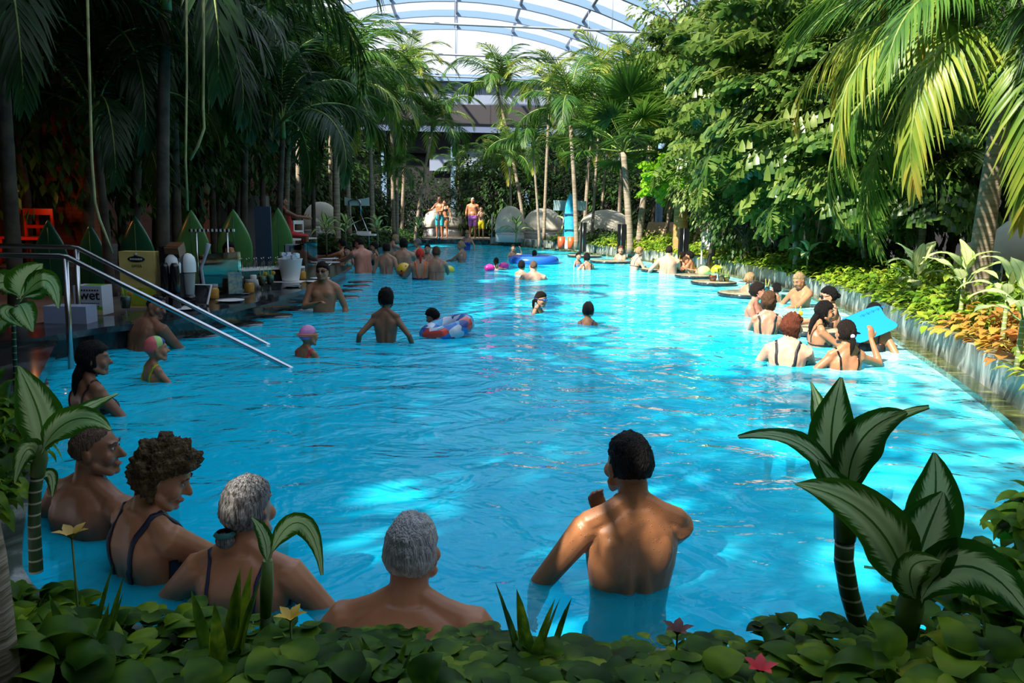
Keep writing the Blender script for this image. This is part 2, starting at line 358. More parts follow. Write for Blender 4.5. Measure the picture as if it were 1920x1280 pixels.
for u in PU:
    b=MB(); b.tube([dome(u,v,-.12) for v in (-.1,17.5)],.085,6); dpart(b,'purlin',MT['greysteel'])
b=MB(); prev=None
for i in range(NU+1):
    u=-UM+2*UM*i/NU; q=b.add([dome(u,0,.06),dome(u,48,.06)])
    if prev is not None: b.face((prev,q,q+1,prev+1))
    prev=q
dpart(b,'glazing',MT['glazing'])
for k in (1,3,5):                                   # long thin tie rods with hangers
    b=MB(); v=k*2.9; z=dome(11.2,v).z-.6
    b.tube([O-ax*v+lat*(-11.5)+Vector((0,0,z+.25)),O-ax*v+lat*11.5+Vector((0,0,z))],.045,6)
    for u in (-6,0,6): p=O-ax*v+lat*u; b.tube([p+Vector((0,0,z)),p+Vector((0,0,dome(u,v).z))],.012,4)
    dpart(b,'tie_rod',MT['greysteel'])
# end wall: glazed gable over a grey band, a dark balcony soffit and a lit window strip
def atz(py): return D(900,py,DY).z
zb=atz(143)
b=MB(); k0=None; U=[-UM+2*UM*i/NU for i in range(NU+1)]
for u in U:
    p=dome(u,0,-.2); q=b.add([(p.x,p.y,zb),tuple(p)])
    if k0 is not None: b.face((k0,q,q+1,k0+1),0,None,False)
    k0=q
struct('window_1',b,MT['glazing'])
gr=empty('gable_frame',(DCX,DY,zb),0,'slender grey mullions and rails of the glazed end gable','window frame'); tag(gr,kind='structure')
for u in PU[1:-1]:
    p=dome(u,0,-.2); b=MB(); b.box((p.x-DCX,p.y-DY,(p.z-zb)/2),(.10,.12,p.z-zb)); b.build('mullion',MT['greysteel'],gr)
for dz in (1.15,2.9):
    hw=RAD*math.sin(math.acos(min(1,(zb+dz-CR+RAD)/RAD)))
    b=MB(); b.tube([lat*(-hw)+Vector((0,0,dz)),lat*hw+Vector((0,0,dz))],.03,5); b.build('rail',MT['greysteel'],gr)
def wallbox(name,y0,y1,m,dep=.3,fwd=0,kind='structure'):
    z1,z0=atz(y0),atz(y1); c=O-ax*(fwd+dep/2-.1); b=MB(); b.box((c.x,c.y,(z0+z1)/2),(34,dep,z1-z0),0,YAW); return struct(name,b,m)
MT['band']=mat('grey_band',(.26,.31,.42),.6,var=.1,vscale=.6)
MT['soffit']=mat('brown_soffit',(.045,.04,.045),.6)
MT['lit']=mat('far_window',(.5,.6,.8),.2,emit=((.55,.68,1),.35))
wallbox('trim_1',143,156,MT['bluesteel'],.5,.2); wallbox('wall_far',156,203,MT['band'])
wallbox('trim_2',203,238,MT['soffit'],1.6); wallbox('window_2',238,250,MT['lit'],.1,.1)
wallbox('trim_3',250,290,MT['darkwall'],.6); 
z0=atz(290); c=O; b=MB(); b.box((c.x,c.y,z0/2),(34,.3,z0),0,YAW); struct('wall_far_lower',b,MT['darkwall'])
for i,(x0,x1) in enumerate(((806,846),(852,905),(1160,1180))):
    p=D((x0+x1)/2,300,44.6); b=MB(); b.box((p.x,p.y,p.z),((x1-x0)/1440*44.6,.1,1.2),0,YAW); struct('window_%d'%(i+3),b,MT['band'])
b=MB()
for x in (720,850,990): p=D(x,300,44.3); b.box((p.x,p.y,atz(250)/2),(.28,.28,atz(250)),0,YAW)
struct('trim_4',b,MT['bluesteel'])

# ------------------------------------------------------------------ plants: shared leaves and fronds
# trees out of view behind the viewer shade the near corner
G=lambda *a:[tuple(x) for x in a]
MT['palm']=leafmat('palm_leaf',[(.008,.03,.006),(.03,.10,.012),(.09,.20,.025),(.20,.28,.04)])
MT['palm_dk']=leafmat('dark_palm_leaf',[(.006,.02,.006),(.015,.05,.010),(.03,.09,.014)])  # darker copy of the palm leaf, the grove's shade put into its colour
MT['palm_yl']=leafmat('yellowing_palm_leaf',[(.03,.09,.01),(.14,.24,.03),(.32,.34,.05),(.42,.20,.04)])
MT['fish']=leafmat('fishtail_leaf',[(.012,.045,.008),(.05,.12,.02),(.18,.25,.05),(.40,.42,.18)],.3)
MT['bright']=leafmat('bright_leaf',[(.08,.26,.01),(.20,.42,.02),(.32,.50,.04)])
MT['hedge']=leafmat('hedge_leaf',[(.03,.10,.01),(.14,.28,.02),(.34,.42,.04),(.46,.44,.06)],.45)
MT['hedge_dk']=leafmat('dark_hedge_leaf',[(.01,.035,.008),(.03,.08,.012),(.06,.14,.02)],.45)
MT['rust']=leafmat('rusty_leaf',[(.40,.14,.03),(.45,.28,.05),(.30,.36,.05)],.5)
MT['pothos']=leafmat('pothos_leaf',[(.010,.03,.004),(.025,.08,.008),(.07,.16,.012),(.20,.30,.015),(.38,.36,.04)],.42,.42,5,.12)
MT['stemg']=mat('green_stem',(.10,.17,.03),.45,var=.3)
MT['trunk']=mat('palm_trunk',(.20,.15,.10),.85,col2=(.34,.28,.20),vscale=3,bump=.5,bscale=6,stretch=(1,1,9))
MT['trunk_o']=mat('orange_palm_trunk',(.34,.15,.04),.8,col2=(.50,.27,.09),vscale=3,bump=.5,bscale=5,stretch=(1,1,9))
MT['petiole']=mat('leaf_stalk',(.16,.22,.04),.5,var=.3)
MT['bark']=mat('bark',(.07,.055,.04),.9,var=.4,vscale=6)
MT['deadleaf']=mat('dead_frond',(.20,.11,.04),.9,var=.4)
def frond(L=2.4,n=44,ll=.62,rise=.6,curl=2.3,lw=.036,hang=.5,tipf=.25,mm=None,vee=.25,seed=0):
    rd=random.Random(seed); b=MB(); P=[]; p=Vector((0,0,0)); a=rise; st=L/20
    for i in range(21):
        P.append(p.copy()); p=p+Vector((0,math.cos(a),math.sin(a)))*st; a-=curl/20*(.5+i/20)
    b.tube(P,[.022*(1-.85*i/20)+.003 for i in range(21)],5,0)
    for j in range(n):
        t=.14+.85*j/(n-1); f=t*20; i=min(19,int(f)); q=P[i].lerp(P[i+1],f-i); tg=(P[i+1]-P[i]).normalized()
        env=math.sin(PI*(.16+.80*t))**.7
        for sgn in (-1,1):
            up=Vector((1,0,0)).cross(tg); 
            d=(Vector((sgn,0,0))*(1-.45*t)+tg*(.45+.6*t)+up*(vee+rd.uniform(-.15,.15))).normalized()
            b.leaf(q,d,up,ll*env*rd.uniform(.85,1.1),lw,hang*rd.uniform(.7,1.5)*1.6,3,.25,1,shape=lambda s:(.55,1,.75,.03)[min(3,int(s*3+.5))])
    return b.mesh('frond',mm)
def fan(Rr=.75,n=36,stalk=.8,mm=None,seed=0):
    rd=random.Random(seed); b=MB(); b.tube([(0,0,0),(0,stalk*.5,stalk*.22),(0,stalk,stalk*.3)],[.016,.012,.01],5,0); c=Vector((0,stalk,stalk*.3))
    for j in range(n):
        a=-2.3+4.6*j/(n-1); d=Vector((math.sin(a),math.cos(a),.28*math.cos(a)+.1)).normalized()
        b.leaf(c,d,Vector((0,0,1)),Rr*rd.uniform(.85,1.05)*(1-.12*abs(a)),.05,.35+rd.uniform(0,.4),4,.3,1,shape=lambda s:(.2,.8,1,.5,.02)[min(4,int(s*4+.5))])
    return b.mesh('fan_leaf',mm)
def fishfrond(L=1.6,seed=0,mm=None):                  # twice-divided frond with ragged wedge leaflets
    rd=random.Random(seed); b=MB(); P=[]; p=Vector((0,0,0)); a=.5
    for i in range(13): P.append(p.copy()); p=p+Vector((0,math.cos(a),math.sin(a)))*L/12; a-=.12
    b.tube(P,[.018*(1-.8*i/12)+.003 for i in range(13)],5,0)
    for j in range(9):
        t=.2+.78*j/8; f=t*12; i=min(11,int(f)); q=P[i].lerp(P[i+1],f-i)
        for sgn in (-1,1):
            sl=L*.42*math.sin(PI*(.2+.7*t)); d=Vector((sgn,.55,-.05+rd.uniform(-.2,.2))).normalized(); e=q.copy()
            for k in range(7):
                e=e+d*sl/6; d=(d+Vector((0,0,-.10))).normalized()
                for s2 in (-1,1):
                    dd=(d*.5+Vector((-d.y,d.x,0))*s2*.9+Vector((0,0,rd.uniform(-.7,.1)))).normalized()
                    b.leaf(e,dd,(rd.uniform(-.3,.3),rd.uniform(-.3,.3),1),rd.uniform(.13,.22),rd.uniform(.07,.11),.6,2,.15,1,shape=lambda s:(.12,.75,.9)[min(2,int(s*2+.5))])
    return b.mesh('fishtail_frond',mm)
def crown(n=900,r=(1,1,1),ls=.16,lw=.06,seed=0,mm=None,shell=.45,droop=.8):
    rd=random.Random(seed); b=MB()
    for k in range(26):
        d=Vector((rd.gauss(0,1),rd.gauss(0,1),rd.gauss(.3,1))).normalized(); b.tube([(0,0,-.5*r[2]),(d.x*r[0]*.4,d.y*r[1]*.4,d.z*r[2]*.2),(d.x*r[0]*.85,d.y*r[1]*.85,d.z*r[2]*.85)],[.03,.018,.005],4,0)
    for k in range(n):
        d=Vector((rd.gauss(0,1),rd.gauss(0,1),rd.gauss(0,1))).normalized(); q=rd.uniform(shell,1)**.6
        lump=1+.25*noise.noise(d*2.2+Vector((seed,0,0))); p=Vector((d.x*r[0],d.y*r[1],d.z*r[2]))*q*lump
        dd=(d+Vector((rd.uniform(-1,1),rd.uniform(-1,1),rd.uniform(-.8,.3)))*.9).normalized()
        b.leaf(p,dd,(rd.uniform(-.5,.5),rd.uniform(-.5,.5),1),ls*rd.uniform(.6,1.2),lw*rd.uniform(.7,1.3),droop,2,.2,1,shape=lambda s:(.25,1,.05)[min(2,int(s*2+.5))])
    return b.mesh('crown',mm)
def mound(n=150,r=.42,h=.34,ls=.13,lw=.085,seed=0,mm=None,tall=False):
    rd=random.Random(seed); b=MB()
    for k in range(n):
        a=rd.uniform(0,2*PI); q=rd.random()**.55; x,y=math.cos(a)*q*r,math.sin(a)*q*r; z=h*(1-q*q*.7)*rd.uniform(.45,1.05)
        d=Vector((math.cos(a)+rd.uniform(-.8,.8),math.sin(a)+rd.uniform(-.8,.8),rd.uniform(-.1,.8) if not tall else rd.uniform(.1,2.2))).normalized()
        if k%3==0: b.tube([(x*.4,y*.4,0),(x,y,z)],.004,3,0,caps=False)
        b.leaf((x,y,z),d,(0,0,1),ls*rd.uniform(.6,1.2),lw*rd.uniform(.7,1.2),1.1 if not tall else 2.2,3 if not tall else 6,.25,1,shape=(lambda s:(.3,1,.8,.03)[min(3,int(s*3+.5))]) if not tall else (lambda s:(.45,.85,1,.9,.68,.36,.02)[min(6,int(s*6+.5))]))
    return b.mesh('foliage',mm)
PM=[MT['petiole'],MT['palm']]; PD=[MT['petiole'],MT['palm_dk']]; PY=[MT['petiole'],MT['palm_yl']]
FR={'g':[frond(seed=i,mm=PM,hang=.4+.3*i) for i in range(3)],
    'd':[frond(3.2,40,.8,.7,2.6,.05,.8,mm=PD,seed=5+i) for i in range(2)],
    'y':[frond(2.2,32,.6,mm=PY,seed=9,hang=.5)],
    'big':[frond(2.9,60,.75,.5,2.3,.030,1.0,mm=[MT['petiole'],MT['palm']],seed=20),frond(2.7,56,.7,.6,2.6,.032,1.2,mm=PY,seed=21),frond(2.9,60,.75,.5,2.5,.030,.9,mm=[MT['petiole'],MT['palm']],seed=22)],
    'fan':[fan(mm=PM,seed=1),fan(.85,40,.9,PM,2)],
    'fish':[fishfrond(1.7,1,[MT['petiole'],MT['fish']]),fishfrond(1.5,2,[MT['petiole'],MT['fish']])],
    'bf':[fishfrond(1.5,4,[MT['petiole'],MT['bright']])]}
def palm(x,y,zb,h,lean=(0,0),kind='g',n=14,fl=1.0,tr=.09,label='',group=None,mtl='trunk',up=(-.5,1.1),skirt=0,az0=None,azs=2*PI,base_sw=1.25):
    root=empty('palm_tree',(x,y,zb),0,label,'palm',group)
    P=[]; rr=[]
    if kind in('g','y') and y>20: n=int(n*(1.45 if x<0 else 1.1)); fl*=1.06
    for i in range(13):
        t=i/12; P.append(Vector((lean[0]*t**1.3,lean[1]*t**1.3,h*t))); rr.append(tr*((base_sw if i==0 else 1.0)-.25*t)*(1+.03*(i%2)))
    if kind=='d' and mtl=='trunk': mtl='bark'; rr=[r*.75 for r in rr]  # darker bark puts the grove's shade into the trunk colour
    b=MB(); b.tube(P,rr,10); b.build('trunk',MT[mtl],root)
    top=P[-1]
    if kind in ('g','y','big','d'):
        b=MB(); b.tube([top,top+Vector((lean[0]*.1,0,.45*fl))],[tr*.75,tr*.45],8); b.build('crownshaft',MT['stemg'],root); top=top+Vector((0,0,.36*fl))
    src=FR[kind]; rd=random.Random(int(abs(x*137+y*31)))
    for i in range(n):
        az=(az0 if az0 is not None else 0)+azs*(i*.618%1)+rd.uniform(-.2,.2); tl=up[0]+(up[1]-up[0])*((i+.5)/n)
        m=src[i%len(src)] if not(kind=='g' and i%6==0) else FR['y'][0]
        inst(m,'frond',root,top,(tl,0,az),fl*rd.uniform(.85,1.1))
    if skirt:
        b=MB()
        for i in range(60):
            a=rd.uniform(0,2*PI); b.leaf(P[-1]+Vector((math.cos(a)*tr,math.sin(a)*tr,rd.uniform(-.1,.2))),(math.cos(a)*.5,math.sin(a)*.5,-1),(math.cos(a),math.sin(a),0),rd.uniform(.4,.9),.06,.4,2,.2)
        b.build('dead_skirt',MT['deadleaf'],root)
    return root
GZ=.17
def palm_px(pxb,pyc,Y,kind='g',n=14,fl=1,tr=.09,dx=0,label='',**k):     # trunk foot at column pxb, crown at row pyc, Y metres away
    f=D(pxb,430,Y); c=D(pxb+dx,pyc,Y); return palm(f.x,Y,GZ,c.z-GZ,(c.x-f.x,0),kind,n,fl,tr,label,**k)
# centre
L=[(700,235,27,'g',14,1.0,.09,-8,'tall palm behind the bathers at the bar, thin pale trunk leaning left'),
(738,205,29,'g',14,1.05,.08,-4,'palm with a thin trunk, left one of the close pair left of the poster board'),
(753,160,35.5,'y',16,1.1,.08,14,'tallest centre palm with orange-tinged fronds against the glass gable'),
(779,250,30,'g',12,.95,.07,30,'short palm with an orange sunlit trunk leaning right behind the far deck'),
(745,330,28,'g',9,.6,.06,0,'low young palm in shade beside the twin trunks'),
(632,215,22,'g',16,1.25,.10,-3,'palm with a stout grey ringed trunk behind the swim-up bar'),
(588,210,24,'d',14,1.0,.09,-2,'dark palm with a straight grey trunk left of the stout ringed trunk'),
(655,170,25,'g',14,1.2,.09,-10,'palm whose crown rises behind the stout ringed trunk'),
(985,180,34,'g',14,1.15,.08,-50,'palm right of the grey wall band, its crown just under the glass gable'),
(960,310,32,'g',10,.8,.06,-5,'low dark palm in the shade above the narrow white daybed'),
(1012,290,27,'g',10,.85,.05,-12,'thin dark palm rising in front of the folded daybed canopy'),
(1020,190,31,'y',12,1.0,.07,10,'palm with yellow-orange arching fronds under the right end of the gable beam'),
(1082,235,26,'g',16,1.15,.085,-12,'palm with a pale straight trunk beside the blue pump sign'),
(1095,175,30,'y',12,1.1,.08,20,'palm with a single upright bright frond reaching over the gable beam'),
(1110,260,29,'g',11,.95,.06,12,'slender palm, left one of the two thin brown trunks behind the wide daybed'),
(1124,250,30,'g',11,.95,.05,18,'slender palm, right one of the two thin brown trunks behind the wide daybed'),
(1183,285,24,'fan',18,1.6,.12,-14,'fan palm with a curved pale trunk right of the wide daybed canopy'),
(1198,270,25,'fan',18,1.6,.11,22,'fan palm with a trunk leaning right in front of the wooden loungers'),
(1160,170,33,'g',14,1.2,.08,10,'tall palm behind the two fan palms'),
(860,330,40,'g',8,.8,.05,0,'small dark palm behind the standing bathers'),
(925,330,40,'g',9,1.0,.06,0,'dark feathery palm in the shadow behind the purple shorts bather')]
for a in L: palm_px(a[0],a[1],a[2],a[3],a[4],a[5],a[6],a[7],a[8])
b=MB(); q=D(1102,175,30); b.leaf((0,0,0),(.05,0,1),(0,-1,0),2.6,.42,.0,6,.1,0); b.v=[tuple(Vector(v)) for v in b.v]
# left: dark canopy over the bar
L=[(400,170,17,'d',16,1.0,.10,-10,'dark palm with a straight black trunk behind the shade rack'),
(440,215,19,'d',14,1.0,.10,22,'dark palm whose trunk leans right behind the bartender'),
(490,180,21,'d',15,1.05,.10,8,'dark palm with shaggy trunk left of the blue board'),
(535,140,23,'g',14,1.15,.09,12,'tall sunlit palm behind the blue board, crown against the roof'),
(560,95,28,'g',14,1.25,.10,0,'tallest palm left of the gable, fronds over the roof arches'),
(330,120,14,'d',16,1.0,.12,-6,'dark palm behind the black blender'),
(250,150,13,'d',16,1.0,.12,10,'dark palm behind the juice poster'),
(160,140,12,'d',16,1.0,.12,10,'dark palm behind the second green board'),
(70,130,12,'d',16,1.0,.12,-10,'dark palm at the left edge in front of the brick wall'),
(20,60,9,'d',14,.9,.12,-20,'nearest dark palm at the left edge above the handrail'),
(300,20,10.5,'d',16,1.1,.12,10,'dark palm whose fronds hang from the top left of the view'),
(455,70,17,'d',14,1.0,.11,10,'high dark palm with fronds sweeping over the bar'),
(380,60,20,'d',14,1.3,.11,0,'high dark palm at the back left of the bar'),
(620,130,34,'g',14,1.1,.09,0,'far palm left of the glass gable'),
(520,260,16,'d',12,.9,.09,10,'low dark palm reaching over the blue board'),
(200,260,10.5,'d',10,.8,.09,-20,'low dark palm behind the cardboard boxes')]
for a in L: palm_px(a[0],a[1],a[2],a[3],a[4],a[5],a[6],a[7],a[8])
# overhead fronds hanging into the top left and a tall palm outside the left edge
palm(-5.6,5.6,GZ,4.6,(.9,.6),'big',12,1.0,.13,'palm beside the steps whose long yellow-green fronds hang into the top left',up=(-.6,.5))
palm(-4.9,1.0,GZ,5.2,(.3,.3),'d',16,1.15,.13,'unseen palm left of the camera, added to shade the near corner',up=(-.3,1.0))  # out of view, added for its shade
palm(-8.5,3.0,GZ,6.4,(.3,.3),'d',16,1.2,.13,'palm by the brick wall left of the steps',up=(-.3,1.0))
# right
palm_px(1842,150,8.6,'big',20,1.1,.125,45,'big palm with a pale ringed trunk in the right planter, fronds drooping left',up=(-.7,.55),az0=.3,azs=4.2,base_sw=1.5)
palm(6.6,5.2,GZ,4.3,(-.5,.1),'big',14,1.05,.15,'palm just outside the right edge whose fronds sweep over the planter',up=(-.25,.7))
palm_px(2080,-80,9.5,'big',20,1.25,.13,-90,'tall palm outside the right edge with fronds hanging from the top',up=(-.6,.6),az0=.3,azs=3.6)
palm_px(1277,345,22,'bf',12,.9,.24,0,'short stout palm with a smooth orange trunk and bright green crown','' if False else None) if False else None
palm_px(1277,352,22,'bf',14,.85,.22,0,label='short stout palm with a smooth orange trunk and bright fresh crown',mtl='trunk_o',skirt=1,base_sw=1.05,up=(-.2,1.0))
for a in [(1640,320,13.5,'fish',22,1.15,.06,-60,'clump palm with pale-green fishtail fronds behind the striped-leaf plants'),
(1655,150,14.5,'fish',24,1.3,.07,-100,'taller fishtail palm with ragged sunlit leaflets, crown left of the drooping fronds'),
(1500,210,15,'fish',22,1.3,.07,-20,'fishtail palm beside the brick pillar with rusty leaflets'),
(1430,300,18,'fish',20,1.1,.07,-20,'fishtail palm whose low fronds hang over the planter'),
(1400,130,19,'fish',22,1.3,.07,0,'fishtail palm in the middle of the right hand thicket'),
(1330,260,21,'fish',20,1.1,.07,10,'fishtail palm right behind the orange trunk'),
(1730,330,12.5,'fish',18,1.0,.06,10,'dark fishtail palm left of the pale ringed trunk'),
(1560,60,17,'fish',22,1.4,.08,0,'high fishtail palm touching the top of the view'),
(1310,120,25,'fish',20,1.3,.08,0,'fishtail palm at the left end of the right hand thicket'),
(1250,190,26,'bf',14,1.2,.07,25,'palm with bright lime fronds over the orange trunk')]:
    palm_px(a[0],a[1],a[2],a[3],a[4],a[5],a[6],a[7],a[8],up=(-.7,1.1))
CW=[crown(1500,(1.5,1.4,1.5),.20,.075,i,[MT['bark'],MT[k]]) for i,k in enumerate(('fish','fish','hedge_dk','palm'))]
CB=crown(1100,(1.3,1.3,1.1),.26,.11,8,[MT['bark'],MT['bright']])
def tree(px,py,Y,src,sc,label,group=None,tr=.07):
    c=D(px,py,Y); root=empty('leafy_tree',(c.x,Y,GZ),0,label,'tree',group)
    b=MB(); b.tube([(0,0,0),(.1,0,(c.z-GZ)*.5),(0,0,c.z-GZ)],[tr*1.3,tr,tr*.5],8); b.build('trunk',MT['bark'],root)
    inst(src,'crown',root,(0,0,c.z-GZ),(0,0,R(0,6)),sc); return root
for a in [(1290,40,26,CW[0],1.3,'broad tree reaching the roof arches right of the gable'),(1400,60,22,CW[3],1.3,'broad tree with pale leaves under the roof'),
(1500,40,19,CW[0],1.3,'broad tree at the top of the view with fresh green leaves'),(1370,210,21,CW[1],1.1,'broad tree with grey-green leaves above the orange trunk'),
(1470,240,17.5,CW[1],1.0,'broad tree with silvery leaves in the thicket centre'),(1600,240,15.5,CW[0],1.0,'broad tree with yellow-green leaves left of the drooping fronds'),
(1340,340,19,CW[1],.75,'low tree with dense leaves right of the orange trunk'),(1400,400,18,CW[2],.75,'low dark tree behind the planter hedge'),
(1560,330,16.5,CW[2],1.0,'dark tree in front of the brick pillar'),(1700,300,15,CW[2],1.15,'dark tree behind the striped-leaf plants'),
(1800,260,14,CW[2],1.2,'dark tree left of the pale ringed trunk'),(1900,180,13,CW[2],1.2,'dark tree at the right edge behind the daybed'),
(1640,100,18,CW[3],1.3,'tall tree behind the fishtail palms'),(1230,250,31,CW[2],1.0,'dark tree behind the two fan palms'),
(1780,60,16,CW[3],1.4,'tall tree at the top right corner')]: tree(*a)
for x,y,z,sc,lb in ((-3.4,.4,5.2,1.7,'unseen leafy tree left of the viewer, added to shade the near corner'),(-6.6,3.2,5.6,1.8,'unseen leafy tree by the steps, added to shade the near left corner'),(-1.5,-2.4,6.2,1.6,'unseen leafy tree behind the viewer, added for shade, taller one')):  # unseen trees added to darken the near corner
    root=empty('leafy_tree',(x,y,GZ),0,lb,'tree'); b=MB(); b.tube([(0,0,0),(.1,0,z*.5),(0,0,z)],[.1,.08,.05],8); b.build('trunk',MT['bark'],root); inst(CW[2],'crown',root,(0,0,z),(0,0,x),sc)
# dark climbing thicket along the far side and the left
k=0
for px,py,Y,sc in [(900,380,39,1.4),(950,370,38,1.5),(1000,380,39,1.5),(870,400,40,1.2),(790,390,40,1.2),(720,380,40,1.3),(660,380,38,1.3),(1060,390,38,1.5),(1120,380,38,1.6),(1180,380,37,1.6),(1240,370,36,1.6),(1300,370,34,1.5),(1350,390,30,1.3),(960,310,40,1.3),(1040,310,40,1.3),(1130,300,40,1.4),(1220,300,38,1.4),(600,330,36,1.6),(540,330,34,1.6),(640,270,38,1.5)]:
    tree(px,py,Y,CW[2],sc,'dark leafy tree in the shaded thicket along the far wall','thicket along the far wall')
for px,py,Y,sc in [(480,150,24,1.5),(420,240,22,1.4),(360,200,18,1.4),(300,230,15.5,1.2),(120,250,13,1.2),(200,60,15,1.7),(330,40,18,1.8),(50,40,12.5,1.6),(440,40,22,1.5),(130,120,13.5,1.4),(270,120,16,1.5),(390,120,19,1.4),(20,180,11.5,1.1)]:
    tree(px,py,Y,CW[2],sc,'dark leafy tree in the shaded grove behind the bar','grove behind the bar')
# hanging aerial roots
for i,(pts,lb,Y) in enumerate((([(163,-40),(167,120),(172,300),(178,380),(186,410),(200,445),(212,475)],'long pale aerial root hanging at the upper left, curling right at its end',6.2),
    ([(349,-40),(350,150),(348,300),(352,395)],'straight thin aerial root ending above the standing green boards',7.5),
    ([(381,-40),(382,60),(381,200),(383,240),(372,272),(357,300)],'short aerial root whose tip bends left beside the straight one',7.0))):
    P=[D(x,y,Y) for x,y in pts]; o=P[0]; b=MB(); b.tube([p-o for p in P],[.010,.010,.011,.011,.012,.010,.006][:len(P)],6)
    tag(b.build('hanging_root',mat('aerial_root%d'%i,(.30,.30,.12),.8,var=.3),None,o),lb,'root')
# ------------------------------------------------------------------ low planting
def dieffmat(name,edge,mid,rib,sc=1.0,th=.37):
    m,t,N,L,B=newmat(name); uv=N.new('ShaderNodeUVMap'); sp=N.new('ShaderNodeSeparateXYZ'); L.new(uv.outputs[0],sp.inputs[0])
    a=N.new('ShaderNodeMath'); a.operation='SUBTRACT'; a.inputs[1].default_value=.5; L.new(sp.outputs['X'],a.inputs[0]); ab=N.new('ShaderNodeMath'); ab.operation='ABSOLUTE'; L.new(a.outputs[0],ab.inputs[0])
    cb=N.new('ShaderNodeCombineXYZ'); m1=N.new('ShaderNodeMath'); m1.operation='MULTIPLY'; m1.inputs[1].default_value=3.0; L.new(ab.outputs[0],m1.inputs[0])
    m2=N.new('ShaderNodeMath'); m2.operation='MULTIPLY_ADD'; m2.inputs[1].default_value=26.0; L.new(sp.outputs['Y'],m2.inputs[0]); m3=N.new('ShaderNodeMath'); m3.operation='MULTIPLY'; m3.inputs[1].default_value=-14.0; L.new(ab.outputs[0],m3.inputs[0]); L.new(m3.outputs[0],m2.inputs[2])
    L.new(m1.outputs[0],cb.inputs[0]); L.new(m2.outputs[0],cb.inputs[1]); nz=N.new('ShaderNodeTexNoise'); nz.inputs['Scale'].default_value=1.1*sc; nz.inputs['Detail'].default_value=4; L.new(cb.outputs[0],nz.inputs[0])
    s=N.new('ShaderNodeMath'); s.operation='MULTIPLY_ADD'; s.inputs[1].default_value=.42; L.new(nz.outputs[0],s.inputs[0]); L.new(ab.outputs[0],s.inputs[2])
    r=N.new('ShaderNodeValToRGB'); e=r.color_ramp.elements; e[0].position=th+.16; e[0].color=(*mid,1); e[1].position=th+.25; e[1].color=(*edge,1); L.new(s.outputs[0],r.inputs[0])
    lt=N.new('ShaderNodeMath'); lt.operation='LESS_THAN'; lt.inputs[1].default_value=.022; L.new(ab.outputs[0],lt.inputs[0]); mx=N.new('ShaderNodeMixRGB'); L.new(lt.outputs[0],mx.inputs[0]); L.new(r.outputs[0],mx.inputs[1]); mx.inputs[2].default_value=(*rib,1)
    L.new(mx.outputs[0],B.inputs['Base Color']); B.inputs['Roughness'].default_value=.42; B.inputs['Specular IOR Level'].default_value=.15
    wv=N.new('ShaderNodeTexWave'); wv.inputs['Scale'].default_value=.55; L.new(cb.outputs[0],wv.inputs[0]); bp=N.new('ShaderNodeBump'); bp.inputs['Strength'].default_value=.25; bp.inputs['Distance'].default_value=.01; L.new(wv.outputs[0],bp.inputs['Height']); L.new(bp.outputs[0],B.inputs['Normal'])
    tl=N.new('ShaderNodeBsdfTranslucent'); L.new(mx.outputs[0],tl.inputs[0]); ms=N.new('ShaderNodeMixShader'); ms.inputs[0].default_value=.48; L.new(B.outputs[0],ms.inputs[1]); L.new(tl.outputs[0],ms.inputs[2]); L.new(ms.outputs[0],N['Material Output'].inputs['Surface']); return m
MT['dieff']=dieffmat('striped_leaf',(.05,.15,.01),(.60,.72,.30),(.10,.24,.03),th=.31)
MT['dieff_dk']=dieffmat('dark_striped_leaf',(.025,.11,.01),(.52,.64,.30),(.05,.14,.03),th=.27)
MT['dieff_lt']=dieffmat('pale_striped_leaf',(.20,.36,.04),(.66,.72,.34),(.30,.42,.10),th=.42)
def banded(name,c1,c2,f=14):
    m,t,N,L,B=newmat(name); tc=N.new('ShaderNodeTexCoord'); sp=N.new('ShaderNodeSeparateXYZ'); L.new(tc.outputs['Object'],sp.inputs[0])
    a=N.new('ShaderNodeMath'); a.operation='MULTIPLY'; a.inputs[1].default_value=f; L.new(sp.outputs['Z'],a.inputs[0]); b_=N.new('ShaderNodeMath'); b_.operation='FRACT'; L.new(a.outputs[0],b_.inputs[0])
    g_=N.new('ShaderNodeMath'); g_.operation='GREATER_THAN'; g_.inputs[1].default_value=.16; L.new(b_.outputs[0],g_.inputs[0]); mx=N.new('ShaderNodeMixRGB'); L.new(g_.outputs[0],mx.inputs[0]); mx.inputs[1].default_value=(*c1,1); mx.inputs[2].default_value=(*c2,1)
    L.new(mx.outputs[0],B.inputs['Base Color']); B.inputs['Roughness'].default_value=.5; return m
MT['band_stem']=banded('ringed_stem',(.45,.42,.30),(.03,.07,.015),24)
MT['band_lt']=banded('pale_ringed_stem',(.62,.55,.38),(.22,.28,.08),22)
def shp(s): return max(.03,(math.sin(PI*min(1,s**.8*.97+.03)))**.75)
def gleaf(L=.34,Wd=.13,droop=.6,seed=0,mm=None):
    b=MB(); b.tube([(0,0,0),(0,.05,.06),(0,.09,.13)],[.009,.007,.005],5,0); b.leaf((0,.09,.13),(0,.75,.75),(0,-.3,1),L,Wd,droop,8,.22,1,shape=shp,wave=.05); return b.mesh('leaf',mm)
DL={k:[gleaf(.34,.14,.9,1,[MT['stemg'],MT[k]]),gleaf(.38,.13,1.6,2,[MT['stemg'],MT[k]]),gleaf(.30,.13,.4,3,[MT['stemg'],MT[k]])] for k in ('dieff','dieff_dk','dieff_lt')}
